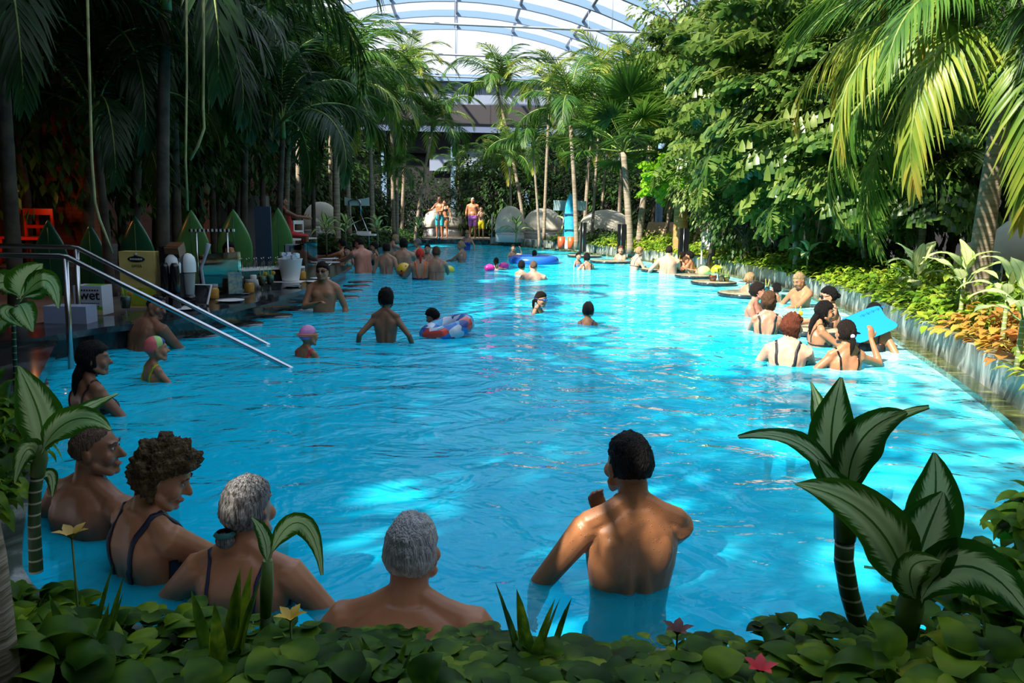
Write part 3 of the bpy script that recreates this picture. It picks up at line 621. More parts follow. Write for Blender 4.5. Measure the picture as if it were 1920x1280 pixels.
def dieff(p,h=.35,sc=1.0,n=9,k='dieff_lt',label='',group=None,lean=0,seed=0,stem='band_lt'):
    rd=random.Random(seed+int(p[0]*100)); root=empty('dumb_cane_plant',p,0,label,'plant',group)
    b=MB(); b.tube([(0,0,0),(lean*.5,0,h*.5),(lean,0,h),(lean,0,h+.12*sc)],[.024*sc,.021*sc,.019*sc,.015*sc],8); b.build('stem',MT[stem],root)
    for i in range(n):
        t=i/max(1,n-1); inst(DL[k][rd.randrange(3)],'leaf',root,(lean,0,h+.1*sc*t),(.55-.95*(1-t)+rd.uniform(-.15,.15),rd.uniform(-.15,.15),i*2.4+rd.uniform(-.3,.3)),sc*rd.uniform(.8,1.1))
    return root
def on(px,py,z=.27): return W(px,py,z)
for i,a in enumerate([(1512,520,.30,1.0,9,'dieff_lt','pale striped-leaf plant behind the bathers around the round table'),
(1712,570,.22,1.15,11,'dieff_lt','large pale striped-leaf plant left of the ringed palm trunk'),
(1797,620,.42,1.05,9,'dieff_lt','pale striped-leaf plant with a tall ringed stem over the rusty leaves'),
(1876,665,.42,.95,8,'dieff_lt','pale striped-leaf plant in front of the black speaker'),
(1905,705,.40,1.0,8,'dieff_lt','pale striped-leaf plant at the right edge above the kerb'),
(1432,500,.25,.85,7,'dieff_lt','small pale striped-leaf plant in the middle of the right hedge'),
(1322,478,.22,.8,7,'dieff_lt','pale striped-leaf plant by the white folding sign'),
(1283,470,.2,.95,9,'dieff_lt','pale striped-leaf plant at the foot of the orange trunk'),
(1068,455,.5,1.5,9,'dieff_lt','pale striped-leaf plant in front of the blue pump sign'),
(968,455,.3,1.5,9,'dieff_dk','dark arching plant in front of the narrow daybed')]):
    dieff(on(a[0],a[1]),a[2],a[3],a[4],a[5],a[6],seed=i)
for i,(px,py,Y,lb) in enumerate([(648,445,20.5,'drooping striped plant under the lifeguard board, left of its frame'),(708,445,21,'drooping striped plant right of the lifeguard board frame'),(783,440,28,'striped plant left of the standing bathers'),(612,450,19.5,'bushy striped plant at the far end of the bar')]):
    f=D(px,py,Y); dieff((f.x,Y,.22),max(.2,f.z-.1),1.15,10,'dieff',lb,seed=i+40,stem='band_stem')
# mounds of low leaves
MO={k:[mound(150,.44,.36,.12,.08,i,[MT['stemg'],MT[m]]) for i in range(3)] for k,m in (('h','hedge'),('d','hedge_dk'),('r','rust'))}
MO['p']=[mound(62+12*i,.30,.26,.105+.01*i,.085+.008*i,30+i,[MT['stemg'],MT['pothos']],True) for i in range(4)]
def along(P):
    L=[0]
    for i in range(1,len(P)): L.append(L[-1]+(Vector(P[i])-Vector(P[i-1])).length)
    def f(s):
        for i in range(1,len(P)):
            if s<=L[i]: t=(s-L[i-1])/(L[i]-L[i-1]); a,b_=Vector(P[i-1]),Vector(P[i]); q=a.lerp(b_,t); d=(b_-a).normalized(); return q,Vector((d.y,-d.x))
        return Vector(P[-1]),Vector((1,0))
    return f,L[-1]
f,TL=along(RK); rd=random.Random(3); s=.5
while s<TL-3.5:
    for row in range(3):
        q,nn=f(s+rd.uniform(-.1,.1)); q=q+nn*(.22+.42*row+rd.uniform(-.05,.05)); y=q.y
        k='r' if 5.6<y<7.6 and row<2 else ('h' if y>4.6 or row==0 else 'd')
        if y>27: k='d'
        lb={'r':'low clump of rust and lime coleus-like leaves spilling over the marble kerb','h':'yellow-green leafy clump in the sunny planter along the marble kerb','d':'dark green leafy clump in the shaded part of the right planter'}[k]
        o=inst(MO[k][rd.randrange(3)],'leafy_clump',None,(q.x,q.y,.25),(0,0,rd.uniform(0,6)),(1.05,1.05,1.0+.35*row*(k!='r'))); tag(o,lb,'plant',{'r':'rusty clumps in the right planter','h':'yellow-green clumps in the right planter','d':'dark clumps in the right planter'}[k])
    s+=.62
f,TL=along(FK[4:]); s=.3
while s<TL-.3:
    for row in range(2):
        q,nn=f(s); q=q+nn*(.3+.5*row); 
        if -4.2<q.x<-1.0 and q.y>30: continue
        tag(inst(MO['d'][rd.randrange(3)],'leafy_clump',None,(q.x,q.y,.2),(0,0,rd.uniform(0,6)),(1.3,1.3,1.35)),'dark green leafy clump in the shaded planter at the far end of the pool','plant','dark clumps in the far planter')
    s+=.75
# foreground: trailing glossy leaves between the viewer and the pool
rd=random.Random(11)
def fg(x,y,h,k='p',sc=1.0):
    h*=rd.uniform(.6,1.25)
    tag(inst(MO[k][rd.randrange(len(MO[k]))],'trailing_clump',None,(x,y,.17),(0,0,rd.uniform(0,6)),(sc,sc,h/.26)),'glossy heart-shaped leaves trailing in the shaded planter at the bottom of the view','plant','glossy trailing clumps in the near planter')
for i in range(51):
    x=-1.55+2.95*(i%17)/16+rd.uniform(-.05,.05); row=i//17; y=1.92-.2*row+rd.uniform(-.03,.03)
    h=(.05,.10,.15)[row]+(.07 if x>.75 else 0)+(.16*max(0,-x-.85))+(.03 if x<0 else 0)
    if .02<x<.36 and row<1: continue
    fg(x,y,h*(.5 if -.5<x<.7 and row==0 else 1),sc=(.55 if -.5<x<.7 else .72,.9,1.0)[row])
for i in range(11):
    t=i/10; x=-1.7-.55*t; y=2.5+1.3*t; fg(x-.35,y-.1,.30+.1*(i%2),sc=.9); fg(x-.75,y-.2,.34)
for x,y in ((1.75,2.25),(1.95,2.4),(2.2,2.7),(1.55,2.05),(2.0,2.1),(1.35,1.9),(1.7,1.85)): fg(x,y,.26)
# a few reed-like shoots
def shoots(px,py,Y,h,label):
    p=D(px,py,Y); h*=.8; b=MB(); rd=random.Random(px)
    for k in range(9):
        a=rd.uniform(0,6.28); r0=rd.uniform(0,.05); b.leaf((math.cos(a)*r0,math.sin(a)*r0,0),(math.cos(a)*.25,math.sin(a)*.25,1),(-math.cos(a),-math.sin(a),.2),h*rd.uniform(.6,1),.042,.15,5,.35,0,shape=shp)
    tag(b.build('leaf_shoots',MT['pothos'],None,(p.x,p.y,.14)),label,'plant')
shoots(1000,1250,1.95,.34,'upright pointed leaf shoots right of the grey-haired man'); shoots(415,1250,1.85,.42,'upright pointed leaf shoots below the woman with the hair bun'); shoots(150,1250,1.8,.48,'upright pointed leaf shoots at the lower left'); shoots(715,1270,1.8,.28,'drooping pointed shoots below the grey-haired man')
for i,(px,py,Y,c) in enumerate([(1425,1262,1.75,(.65,.02,.03)),(545,1165,1.9,(.55,.35,.02)),(135,1010,1.9,(.45,.28,.04)),(1270,1190,1.95,(.12,.03,.02))]):
    p=D(px,py,Y); b=MB(); rd=random.Random(i)
    b.tube([(0,0,.14-p.z),(0,0,0)],[.004,.003],4,0)
    for k in range(5): a=k*1.25; b.leaf((0,0,0),(math.cos(a)*.6,math.sin(a)*.6,.9),(0,0,1),.055,.03,.8,3,.3,1,shape=shp)
    tag(b.build('withered_leaf_sprig' if i else 'red_flower',[MT['stemg'],mat('petal%d'%i,c,.6,var=.2)],None,p),['red flower low in the leaves near the lower right','yellow withered sprig right of the curled-leaf plant','yellow-brown sprig among the lower left leaves','dark red withered sprig on the near kerb'][i],'flower' if i==0 else 'plant')
# hero striped-leaf plants, each leaf shaped on its own
def hero(name_label,foot,stem,leaves,k='dieff',kd='dieff_dk',stem_r=.017,upper=None):
    root=empty('dumb_cane_plant',foot,0,name_label,'plant'); O0=Vector(foot)
    P=[Vector(foot)]+[D(*s) for s in stem]
    b=MB(); Q=[p-O0 for p in P]; b.tube(Q,[stem_r*1.15]+[stem_r]*(len(Q)-1),10); b.build('stem',MT['band_stem'],root)
    if upper: b=MB(); b.tube([D(*s)-O0 for s in upper],[stem_r*1.1,stem_r*1.35,stem_r*1.0,stem_r*.7][:len(upper)],10); b.build('leaf_sheath',MT['stemg'],root)
    for lf in leaves:
        pts=[D(*q) for q in lf[0]]; wpx=lf[1]; mk=lf[2] if len(lf)>2 else k; tw=lf[3] if len(lf)>3 else 0.0; fold=lf[4] if len(lf)>4 else .22
        b=MB(); n=14; C3=pts if len(pts)==4 else [pts[0],pts[0].lerp(pts[1],.6),pts[1],pts[2]]
        def bez(t):
            A=pts; 
            if len(A)==3: c=A[1]*2-(A[0]+A[2])*.5; return A[0]*(1-t)**2+c*2*t*(1-t)+A[2]*t*t
            return A[0]*(1-t)**3+A[1]*3*t*(1-t)**2+A[2]*3*t*t*(1-t)+A[3]*t**3
        prev=None; viewdir=(Vector((0,0,CAMH))-pts[1]).normalized()
        wd=wpx/FPX*pts[1].y
        for i in range(n+1):
            t=i/n; p=bez(t)-O0; tg=(bez(min(1,t+.02))-bez(max(0,t-.02))).normalized()
            s1=viewdir.cross(tg).normalized(); nn=tg.cross(s1).normalized(); s1=(s1*math.cos(tw)+nn*math.sin(tw)).normalized(); nn=tg.cross(s1).normalized()
            if nn.dot(viewdir)<0: nn=-nn
            u=(t-.12)/.88; wv=.5*wd*(shp(u) if u>0 else .07); wv=max(wv,.004)
            rip=.05*wd*math.sin(t*15+wpx)
            ks=[p-s1*wv+nn*(fold*wv+rip),p-s1*wv*.5+nn*(fold*wv*.35),p,p+s1*wv*.5+nn*(fold*wv*.35),p+s1*wv+nn*(fold*wv-rip)]
            q=b.add(ks)
            if prev is not None:
                a0,a1=(i-1)/n,i/n
                for c in range(4): b.face((prev+c,prev+c+1,q+c+1,q+c),0,((c/4,a0),((c+1)/4,a0),((c+1)/4,a1),(c/4,a1)))
            prev=q
        b.build('leaf',MT[mk],root)
    return root
K='dieff_dk'
hero('tall dark striped-leaf plant with a curved ringed stem, left of the lower right pair',tuple(Vector((D(1625,1225,2.1).x,2.1,.17))),[(1612,1180,2.1),(1592,1110,2.1),(1582,1050,2.1),(1584,1010,2.1)],
 [([(1590,960,2.1),(1545,850,2.12),(1548,790,2.2),(1520,716,2.25)],60,K,.6),
  ([(1590,960,2.1),(1545,860,2.1),(1555,800,2.1),(1577,707,2.1)],92,'dieff_dk',.15),
  ([(1588,950,2.1),(1550,850,2.05),(1490,800,2.0),(1384,819,1.95)],50,K,.7),
  ([(1592,960,2.1),(1605,840,2.1),(1630,780,2.12),(1742,762,2.1)],62,'dieff',.9),
  ([(1595,960,2.08),(1575,850,2.05),(1620,790,2.05),(1700,772,2.1)],88,'dieff_dk',.35)],
 upper=[(1584,1012,2.1),(1588,965,2.1),(1592,920,2.1),(1590,880,2.1)],stem_r=.027)
hero('broad dark striped-leaf plant in front at the lower right, its leaves overlapping the taller one',tuple(Vector((D(1690,1285,1.9).x,1.9,.14))),[(1692,1240,1.9),(1700,1180,1.9)],
 [([(1705,1120,1.9),(1690,1040,1.88),(1640,930,1.86),(1490,908,1.8)],115,'dieff',.35),
  ([(1705,1110,1.9),(1680,1000,1.9),(1600,960,1.9),(1535,862,1.95)],82,K,.3),
  ([(1715,1110,1.92),(1750,1000,1.98),(1760,930,2.0),(1752,848,2.0)],105,K,.1),
  ([(1712,1115,1.9),(1715,1040,1.88),(1740,990,1.86),(1768,922,1.88)],128,'dieff_dk',-.1),
  ([(1720,1130,1.88),(1700,1085,1.84),(1690,1040,1.8),(1765,1052,1.78)],78,'dieff',.5),
  ([(1722,1140,1.88),(1755,1040,1.84),(1850,1020,1.78),(1935,1165,1.72)],120,'dieff_dk',.3)],
 upper=[(1698,1190,1.9),(1706,1140,1.9),(1712,1100,1.9),(1716,1050,1.9)],stem_r=.026)
hero('small thin-stemmed plant behind the pair of striped-leaf plants',tuple(Vector((D(1725,1190,2.25).x,2.25,.14))),[(1728,1150,2.25),(1735,1110,2.25)],[([(1735,1110,2.25),(1745,1080,2.25),(1752,1070,2.25)],14,K),([(1733,1120,2.25),(1715,1085,2.25),(1620,1062,2.25)],16,K)],stem_r=.013)
hero('striped-leaf plant with a banded stem at the left below the marble step',tuple(Vector((D(62,1010,2.5).x,2.5,.14))),[(64,980,2.5),(66,920,2.5),(70,890,2.5)],
 [([(75,860,2.5),(90,800,2.5),(70,760,2.5),(34,686,2.5)],82,'dieff',.1),
  ([(78,850,2.5),(100,790,2.48),(150,765,2.45),(222,737,2.4)],34,K,.5),
  ([(78,850,2.48),(100,790,2.42),(160,760,2.4),(208,805,2.35)],58,'dieff',.1),
  ([(72,880,2.5),(70,850,2.48),(50,800,2.45),(28,905,2.4)],46,'dieff',.2),
  ([(76,900,2.52),(95,890,2.52),(98,930,2.52)],26,K,.2)],
 upper=[(70,892,2.5),(74,860,2.5),(76,830,2.5)],stem_r=.020)
hero('young plant with one curled striped leaf below the hair-bun woman',tuple(Vector((D(496,1190,2.0).x,2.0,.14))),[(496,1180,2.0),(498,1150,2.0)],
 [([(500,1060,2.0),(496,1010,2.0),(472,970,2.0)],34,K,.4),([(503,1055,2.0),(530,960,2.0),(590,940,1.98),(604,1078,1.95)],48,'dieff',.35)],
 upper=[(498,1155,2.0),(500,1100,2.0),(502,1050,2.0)],stem_r=.014)
hero('striped-leaf plant with broad pale leaves beside the handrail at the left edge',tuple(Vector((D(20,640,4.6).x,4.6,.17))),[(25,600,4.6),(35,560,4.6)],
 [([(38,560,4.6),(50,525,4.55),(80,494,4.5)],70,'dieff',.1),([(38,565,4.6),(85,525,4.5),(110,578,4.4)],44,'dieff',.2),([(36,570,4.55),(45,585,4.45),(62,622,4.4)],48,'dieff',.1),
  ([(36,560,4.6),(10,530,4.55),(-20,545,4.5)],50,'dieff',.2),([(34,575,4.5),(10,585,4.45),(42,612,4.35)],26,'dieff',.3),([(30,575,4.6),(0,600,4.5),(-30,640,4.5)],40,'dieff',.1),([(40,560,4.6),(70,540,4.65),(85,520,4.7)],40,K,.4)],stem_r=.012)
# trunk at the left border close to the camera
b=MB(); b.tube([(0,0,0),(.0,0,.5),(-.05,0,1.0),(-.12,0,1.9)],[.06,.052,.05,.045],10); tag(b.build('tree_trunk',MT['trunk'],None,(D(-22,1200,1.55).x,1.55,.14)),'rough brown trunk cut by the left border at the lower left','tree')
# ------------------------------------------------------------------ people
def skinmat(name,c,drops=False):
    m,t,N,L,B=newmat(name); tc=N.new('ShaderNodeTexCoord'); nz=N.new('ShaderNodeTexNoise'); nz.inputs['Scale'].default_value=7; nz.inputs['Detail'].default_value=6; L.new(tc.outputs['Object'],nz.inputs[0])
    r=N.new('ShaderNodeValToRGB'); r.color_ramp.elements[0].position=.3; r.color_ramp.elements[1].position=.7
    r.color_ramp.elements[0].color=(c[0]*.86,c[1]*.78,c[2]*.75,1); r.color_ramp.elements[1].color=(min(1,c[0]*1.1),min(1,c[1]*1.1),min(1,c[2]*1.08),1)
    L.new(nz.outputs[0],r.inputs[0]); L.new(r.outputs[0],B.inputs['Base Color']); B.inputs['Roughness'].default_value=.42; B.inputs['Specular IOR Level'].default_value=.4
    B.inputs['Subsurface Weight'].default_value=.12; B.inputs['Subsurface Radius'].default_value=(.02,.008,.004); B.inputs['Subsurface Scale'].default_value=.5
    if drops:
        v=N.new('ShaderNodeTexVoronoi'); v.inputs['Scale'].default_value=75; L.new(tc.outputs['Object'],v.inputs[0]); mr=N.new('ShaderNodeMapRange'); mr.inputs[1].default_value=.08; mr.inputs[2].default_value=.20; mr.inputs[3].default_value=1; mr.inputs[4].default_value=0; L.new(v.outputs['Distance'],mr.inputs[0])
        bp=N.new('ShaderNodeBump'); bp.inputs['Strength'].default_value=.7; bp.inputs['Distance'].default_value=.003; L.new(mr.outputs[0],bp.inputs['Height']); L.new(bp.outputs[0],B.inputs['Normal'])
    return m
SK={'tan':skinmat('tanned_skin',(.42,.19,.095)),'front':skinmat('wet_tanned_skin',(.38,.165,.07),True),'brown':skinmat('brown_skin',(.26,.115,.06)),'pale':skinmat('pale_skin',(.56,.34,.24)),'mid':skinmat('fair_skin',(.43,.235,.15)),'red':skinmat('sunburnt_skin',(.52,.22,.15))}
def hairmat(name,c,c2=None,st=(30,30,4)):
    return mat(name,c,.6,spec=.18,col2=c2 or tuple(min(1,x*1.7+.001) for x in c),vscale=3,bump=.9,bscale=6,stretch=st)
HR={'black':hairmat('black_hair',(.004,.003,.0025)),'dark':hairmat('dark_brown_hair',(.009,.005,.003)),'brown':hairmat('brown_hair',(.07,.032,.015)),'blond':hairmat('blond_hair',(.24,.15,.07),(.5,.34,.18)),
'red':hairmat('auburn_hair',(.10,.025,.012)),'grey':hairmat('grey_hair',(.30,.30,.29),(.58,.56,.53)),'mixed':hairmat('streaked_grey_hair',(.05,.045,.045),(.34,.33,.32),(34,34,3)),'bald':hairmat('shaved_hair',(.10,.06,.04)),'curl':hairmat('curly_brown_hair',(.05,.028,.012),(.14,.09,.04),(14,14,14))}
CL={}
def cloth(c,var=.1):
    k=tuple(c)
    if k not in CL: CL[k]=mat('swim_fabric%d'%len(CL),c,.6,var=var,vscale=14,bump=.2)
    return CL[k]
MT['eyewhite']=mat('eye_white',(.42,.40,.38),.3); MT['iris']=mat('dark_iris',(.015,.01,.008),.15); MT['lip']=mat('lips',(.30,.10,.08),.4); MT['lens']=mat('dark_lens',(.008,.008,.01),.08)
def ik(a,t,l1,l2,pole):
    a,t=Vector(a),Vector(t); d=t-a; L=min(d.length,(l1+l2)*.995); d.normalize(); t=a+d*L
    x=(l1*l1-l2*l2+L*L)/(2*L); h=math.sqrt(max(0,l1*l1-x*x)); pl=Vector(pole); pl=(pl-d*pl.dot(d)).normalized()
    return a+d*x+pl*h,t
def hand(b,wr,d,pn,side,curl=.5,sc=1.0,spread=.12):           # wrist, pointing direction, palm normal
    d=Vector(d).normalized(); pn=Vector(pn); pn=(pn-d*pn.dot(d)).normalized(); s=d.cross(pn)*side
    c=wr+d*.045*sc; b.tube([wr-d*.01,wr+d*.02*sc,wr+d*.055*sc,wr+d*.088*sc],[.026*sc,.032*sc,.038*sc,.036*sc],10,up=pn,sq=.42,round_=True)
    for i,(o,ln,rr) in enumerate(((.030,.070,.0085),(.010,.080,.009),(-.010,.075,.0085),(-.029,.058,.0075))):
        p=wr+d*.085*sc+s*o*sc; dd=(d+s*(o*spread*20)*.1).normalized(); P=[p-d*.02*sc,p]; 
        for k,f in enumerate((.45,.32,.23)):
            a=curl*(.6+.35*k); dd=(dd*math.cos(a*.8)+pn*math.sin(a*.8)).normalized(); p=p+dd*ln*f*sc; P.append(p)
        b.tube(P,[rr*1.1*sc,rr*1.05*sc,rr*sc,rr*.92*sc,rr*.8*sc],7,round_=True)
    p=wr+d*.03*sc+s*.032*sc; dd=(d*.65+s*.75+pn*.3).normalized(); P=[p-s*.015*sc,p]
    for k,f in enumerate((.035,.028,.022)): p=p+dd*f*sc; dd=(dd+pn*curl*.35+d*.15).normalized(); P.append(p)
    b.tube(P,[.013*sc,.013*sc,.011*sc,.010*sc,.009*sc],7,round_=True)
SHY={'m':dict(w=1,d=1,hip=1.0,waist=1.0,sh=1.0,arm=1.0,neck=1.0),'f':dict(w=.90,d=.95,hip=1.16,waist=.88,sh=.86,arm=.84,neck=.80),
 'h':dict(w=1.14,d=1.28,hip=1.08,waist=1.28,sh=1.06,arm=1.2,neck=1.15),'hf':dict(w=1.06,d=1.18,hip=1.25,waist=1.12,sh=.95,arm=1.12,neck=.95),'c':dict(w=.86,d=.86,hip=.92,waist=.95,sh=.80,arm=.80,neck=.78)}
NP=[0]
def person(label,px,py,top=None,az=0,body='m',skin='tan',hair='dark',hs='short',yaw=0,nod=0,lean=0,twist=0,arms=('d','d'),wear=None,H=1.75,vox=None,face=None,head=1.0,pos=None,sit=False,group=None,strap=None,extra=None,z=0.0,side=0,legs=True):
    """px,py: where the body meets the level z in the photo; top: picture row of the crown of the head."""
    NP[0]+=1; sh=SHY[body]; s=H/1.75; hd=head*(1.0/s)**.55 if s<1 else head
    P0=W(px,py,z) if pos is None else Vector(pos); 
    headtop=1.755+(hd-1)*.2
    if top is not None:
        ztop=D(px,top,P0.y+ (0 if pos is None else 0)).z; oz=ztop-headtop*s*math.cos(lean)+.0
    else: oz=P0.z
    deep=(P0.z if top is None else 0)-oz; bent=sit or (top is not None and oz<FL-.02+0)
    if vox is None: vox=.0065 if P0.y<4.6 else (.010 if P0.y<9.5 else .014)
    vox=vox/s
    b=MB(); R3=Matrix.Rotation(yaw,3,'Z')@Matrix.Rotation(-nod,3,'X')@Matrix.Rotation(side,3,'Y'); NB=Vector((0,0,1.535))
    # torso
    w_,d_=sh['w'],sh['d']
    rings=[(.79,0,.085,.075),(.83,0,.140*sh['hip'],.10),(.88,-.008,.168*sh['hip'],.118),(.95,-.006,.166*sh['hip'],.115),(1.02,.006,.150*sh['waist'],.102),(1.10,.008,.143*sh['waist'],.098),(1.19,.004,.152*(.5+sh['waist']*.5),.104),(1.28,0,.168,.112),(1.36,-.004,.174,.110),(1.42,-.010,.158*sh['sh'],.092),(1.465,-.016,.115*sh['sh'],.070),(1.50,-.014,.070,.058)]
    prev=None
    for z_,yo,rx,ry in rings:
        K=[]
        for i in range(20):
            a=2*PI*i/20; cx_,sy_=math.cos(a),math.sin(a); e=.82
            gx=abs(cx_)**e*(1 if cx_>=0 else -1)*rx*w_; gy=abs(sy_)**e*(1 if sy_>=0 else -1)*ry*d_
            if gy<0 and abs(gx)<.03 and 1.0<z_<1.44: gy+=.013*(1-abs(gx)/.03)
            K.append((gx,gy+yo,z_))
        q=b.add(K)
        if prev is not None: b.bridge(prev,q,20)
        else: b.face([q+i for i in reversed(range(20))])
        prev=q
    b.face([prev+i for i in range(20)])
    if body in('h','hf'): b.ell((0,.05,1.05),(.15,.13,.15))
    for sx_ in (-1,1):
        b.ell((sx_*.078*w_,-.085*d_,1.33),(.055,.028,.085),Matrix.Rotation(sx_*.25,3,'Y'))      # shoulder blades
        b.tube([(sx_*.030,-.078*d_,1.0),(sx_*.034,-.085*d_,1.2),(sx_*.03,-.08*d_,1.40)],[.026,.028,.022],8,round_=True)
        b.tube([(sx_*.03,-.015,1.52),(sx_*.10*sh['sh'],-.02,1.475),(sx_*.17*sh['sh'],-.012,1.44)],[.040,.042,.045],10,round_=True)
        b.ell((sx_*.085*sh['hip'],-.085*d_,.88),(.082,.07,.085))
        if body in('f','hf'): b.ell((sx_*.075,.098*d_,1.285),(.066,.062,.062))
        elif body!='c': b.ell((sx_*.075,.085*d_,1.34),(.07,.035,.055))
    b.tube([(0,-.014,1.46),(0,-.004,1.52),(0,.008,1.585)],[.062*sh['neck']+.004,.056*sh['neck'],.055*sh['neck']],14)
    # arms
    armpts=[]
    for k,sx_ in enumerate((-1,1)):
        A=arms[k]; S0=Vector((sx_*.178*sh['sh']*(.4+.6*w_),-.008,1.415)); aw=sh['arm']
        pre={'d':((sx_*.30,.04,.92),(sx_*.4,-1,0)),'o':((sx_*.46,.18,1.05),(sx_*.6,-1,-.3)),'w':((sx_*.34,.28,1.02),(sx_*.8,-.6,-.3)),'f':((sx_*.16,.46,1.18),(sx_*.7,-.1,-1)),'fold':((-sx_*.05,.26,1.12),(sx_*.8,-.2,-.7)),
             'side':((sx_*.72,.12,1.28),(0,-1,-.4)),'chin':((sx_*.06,.22,1.46),(sx_*.7,.1,-1)),'hip':((sx_*.22,.02,1.0),(sx_*1,-.6,0)),'up':((sx_*.30,.22,1.62),(sx_*.8,-.1,-1)),'reach':((sx_*.28,.52,1.32),(sx_*.4,-.3,-1))}
        if isinstance(A,str): T,pole=pre[A]
        else: T,pole=A[0],A[1]
        E,Wr=ik(S0,T,.285,.255,pole); cu=.5 if isinstance(A,str) or len(A)<3 else A[2]
        b.tube([S0+Vector((-sx_*.03,0,.005)),S0,S0.lerp(E,.3),S0.lerp(E,.65),E],[.052*aw,.059*aw,.052*aw,.046*aw,.041*aw],12,round_=True)
        b.tube([E,E.lerp(Wr,.25),E.lerp(Wr,.6),Wr],[.041*aw,.043*aw,.034*aw,.026*aw],10,round_=True)
        dd=(Wr-E).normalized(); pn=Vector((-sx_,.0,-.2)) if abs(dd.x)<.8 else Vector((0,0,-1))
        if not isinstance(A,str) and len(A)>3: pn=Vector(A[3]); 
        if not isinstance(A,str) and len(A)>4: dd=Vector(A[4]).normalized()
        hand(b,Wr,dd,pn,sx_ if pn.y<.5 else -sx_,cu,.95*hd); armpts.append((S0,E,Wr,dd))
    # legs
    for sx_ in (-1,1):
        hp=Vector((sx_*.088*sh['hip'],0,.86))
        if bent: kn=Vector((sx_*.14,.40,.80)); an=Vector((sx_*.13,.42,.44))
        else: kn=Vector((sx_*.105,.02,.47)); an=Vector((sx_*.11,-.02,.075))
        b.tube([hp,hp.lerp(kn,.4),kn],[.088*sh['hip'],.075*sh['hip'],.054],12,round_=True)
        b.tube([kn,kn.lerp(an,.3)+Vector((0,-.015,0)),kn.lerp(an,.7),an],[.053,.056,.040,.033],10,round_=True)
        b.tube([an+Vector((0,-.03,-.03)),an+Vector((0,.06,-.035)),an+Vector((0,.15,-.055))],[.032,.036,.028],8,up=(0,0,1),sq=.75,round_=True)
    # head
    HC=Vector((0,.022,1.645)); hb=MB()
    def hf(d,q):
        x,y,z_=q; 
        if d.z<0:
            t=-d.z; x*=1-.26*t*t; y=y*(1-.18*t)+(.022*t if d.y>0 else .03*t)
        if d.y>0 and -.35<d.z<.35: 
            x*=1
        if d.y>.5 and .0<d.z<.28 and abs(d.x)<.55: y-=.010*math.sin((d.z)/.28*PI)*(1 if abs(d.x)>.12 else .2)
        return Vector((x,y,z_))
    hb.ell((0,0,0),(.077,.098,.113),None,24,18,0,hf)
    hb.tube([(0,.090,.018),(0,.106,-.008),(0,.118,-.028)],[.009,.011,.0145],8,round_=True); hb.ell((0,.103,-.034),(.018,.012,.008))
    hb.ell((0,.093,-.064),(.025,.011,.007)); hb.ell((0,.091,-.074),(.022,.010,.007)); hb.ell((0,.078,-.098),(.026,.024,.018))
    for sx_ in (-1,1):
        hb.tube([(sx_*.064,.02,-.06),(sx_*.035,.07,-.098)],[.020,.018],8,round_=True)
        hb.ell((sx_*.042,.070,-.030),(.030,.024,.032)); hb.tube([(sx_*.012,.094,.03),(sx_*.045,.086,.033)],[.008,.007],6,round_=True)
        hb.ell((sx_*.081,-.006,-.012),(.008,.018,.031),Matrix.Rotation(sx_*-.35,3,'Z')); 
    Hs=lambda v: NB+R3@(((HC-NB)+Vector(v))*hd)
    n0=len(b.v); b.v+= [tuple(Hs(v)) for v in hb.v]; b.f+=[tuple(i+n0 for i in f) for f in hb.f]; b.m+=hb.m; b.uv+=hb.uv; b.sm+=hb.sm
    # fuse into one continuous skin
    me=b.mesh('body',SK[skin]); o=bpy.data.objects.new('tmp',me); C.objects.link(o)
    r=o.modifiers.new('r','REMESH'); r.mode='VOXEL'; r.voxel_size=vox; r.use_smooth_shade=True
    sm=o.modifiers.new('s','SMOOTH'); sm.iterations=4 if vox<.009 else 2; sm.factor=.5
    dg=bpy.context.evaluated_depsgraph_get(); me2=bpy.data.meshes.new_from_object(o.evaluated_get(dg)); bpy.data.objects.remove(o)
    me2.materials.clear(); me2.materials.append(SK[skin]); me2.polygons.foreach_set('use_smooth',[True]*len(me2.polygons))
    HP=Vector((0,0,.96))
    def bend(p):
        p=Vector(p); t=min(1,max(0,(p.z-.90)/.35)); t=t*t*(3-2*t)
        if twist: p=Matrix.Rotation(twist*t,3,'Z')@p
        if lean and p.z>.85:
            p=HP+Matrix.Rotation(-lean*t,3,'X')@(p-HP) if t<1 else HP+Matrix.Rotation(-lean,3,'X')@(p-HP)
        return p
    bv=BVHTree.FromPolygons([v.co for v in me2.vertices],[p.vertices for p in me2.polygons])
    root=empty('person',(P0.x,P0.y,oz),az,label,'person',group); root.scale=(s,s,s)
    def bld(mb,name,mats): mb.v=[tuple(bend(v)) for v in mb.v]; return mb.build(name,mats,root)
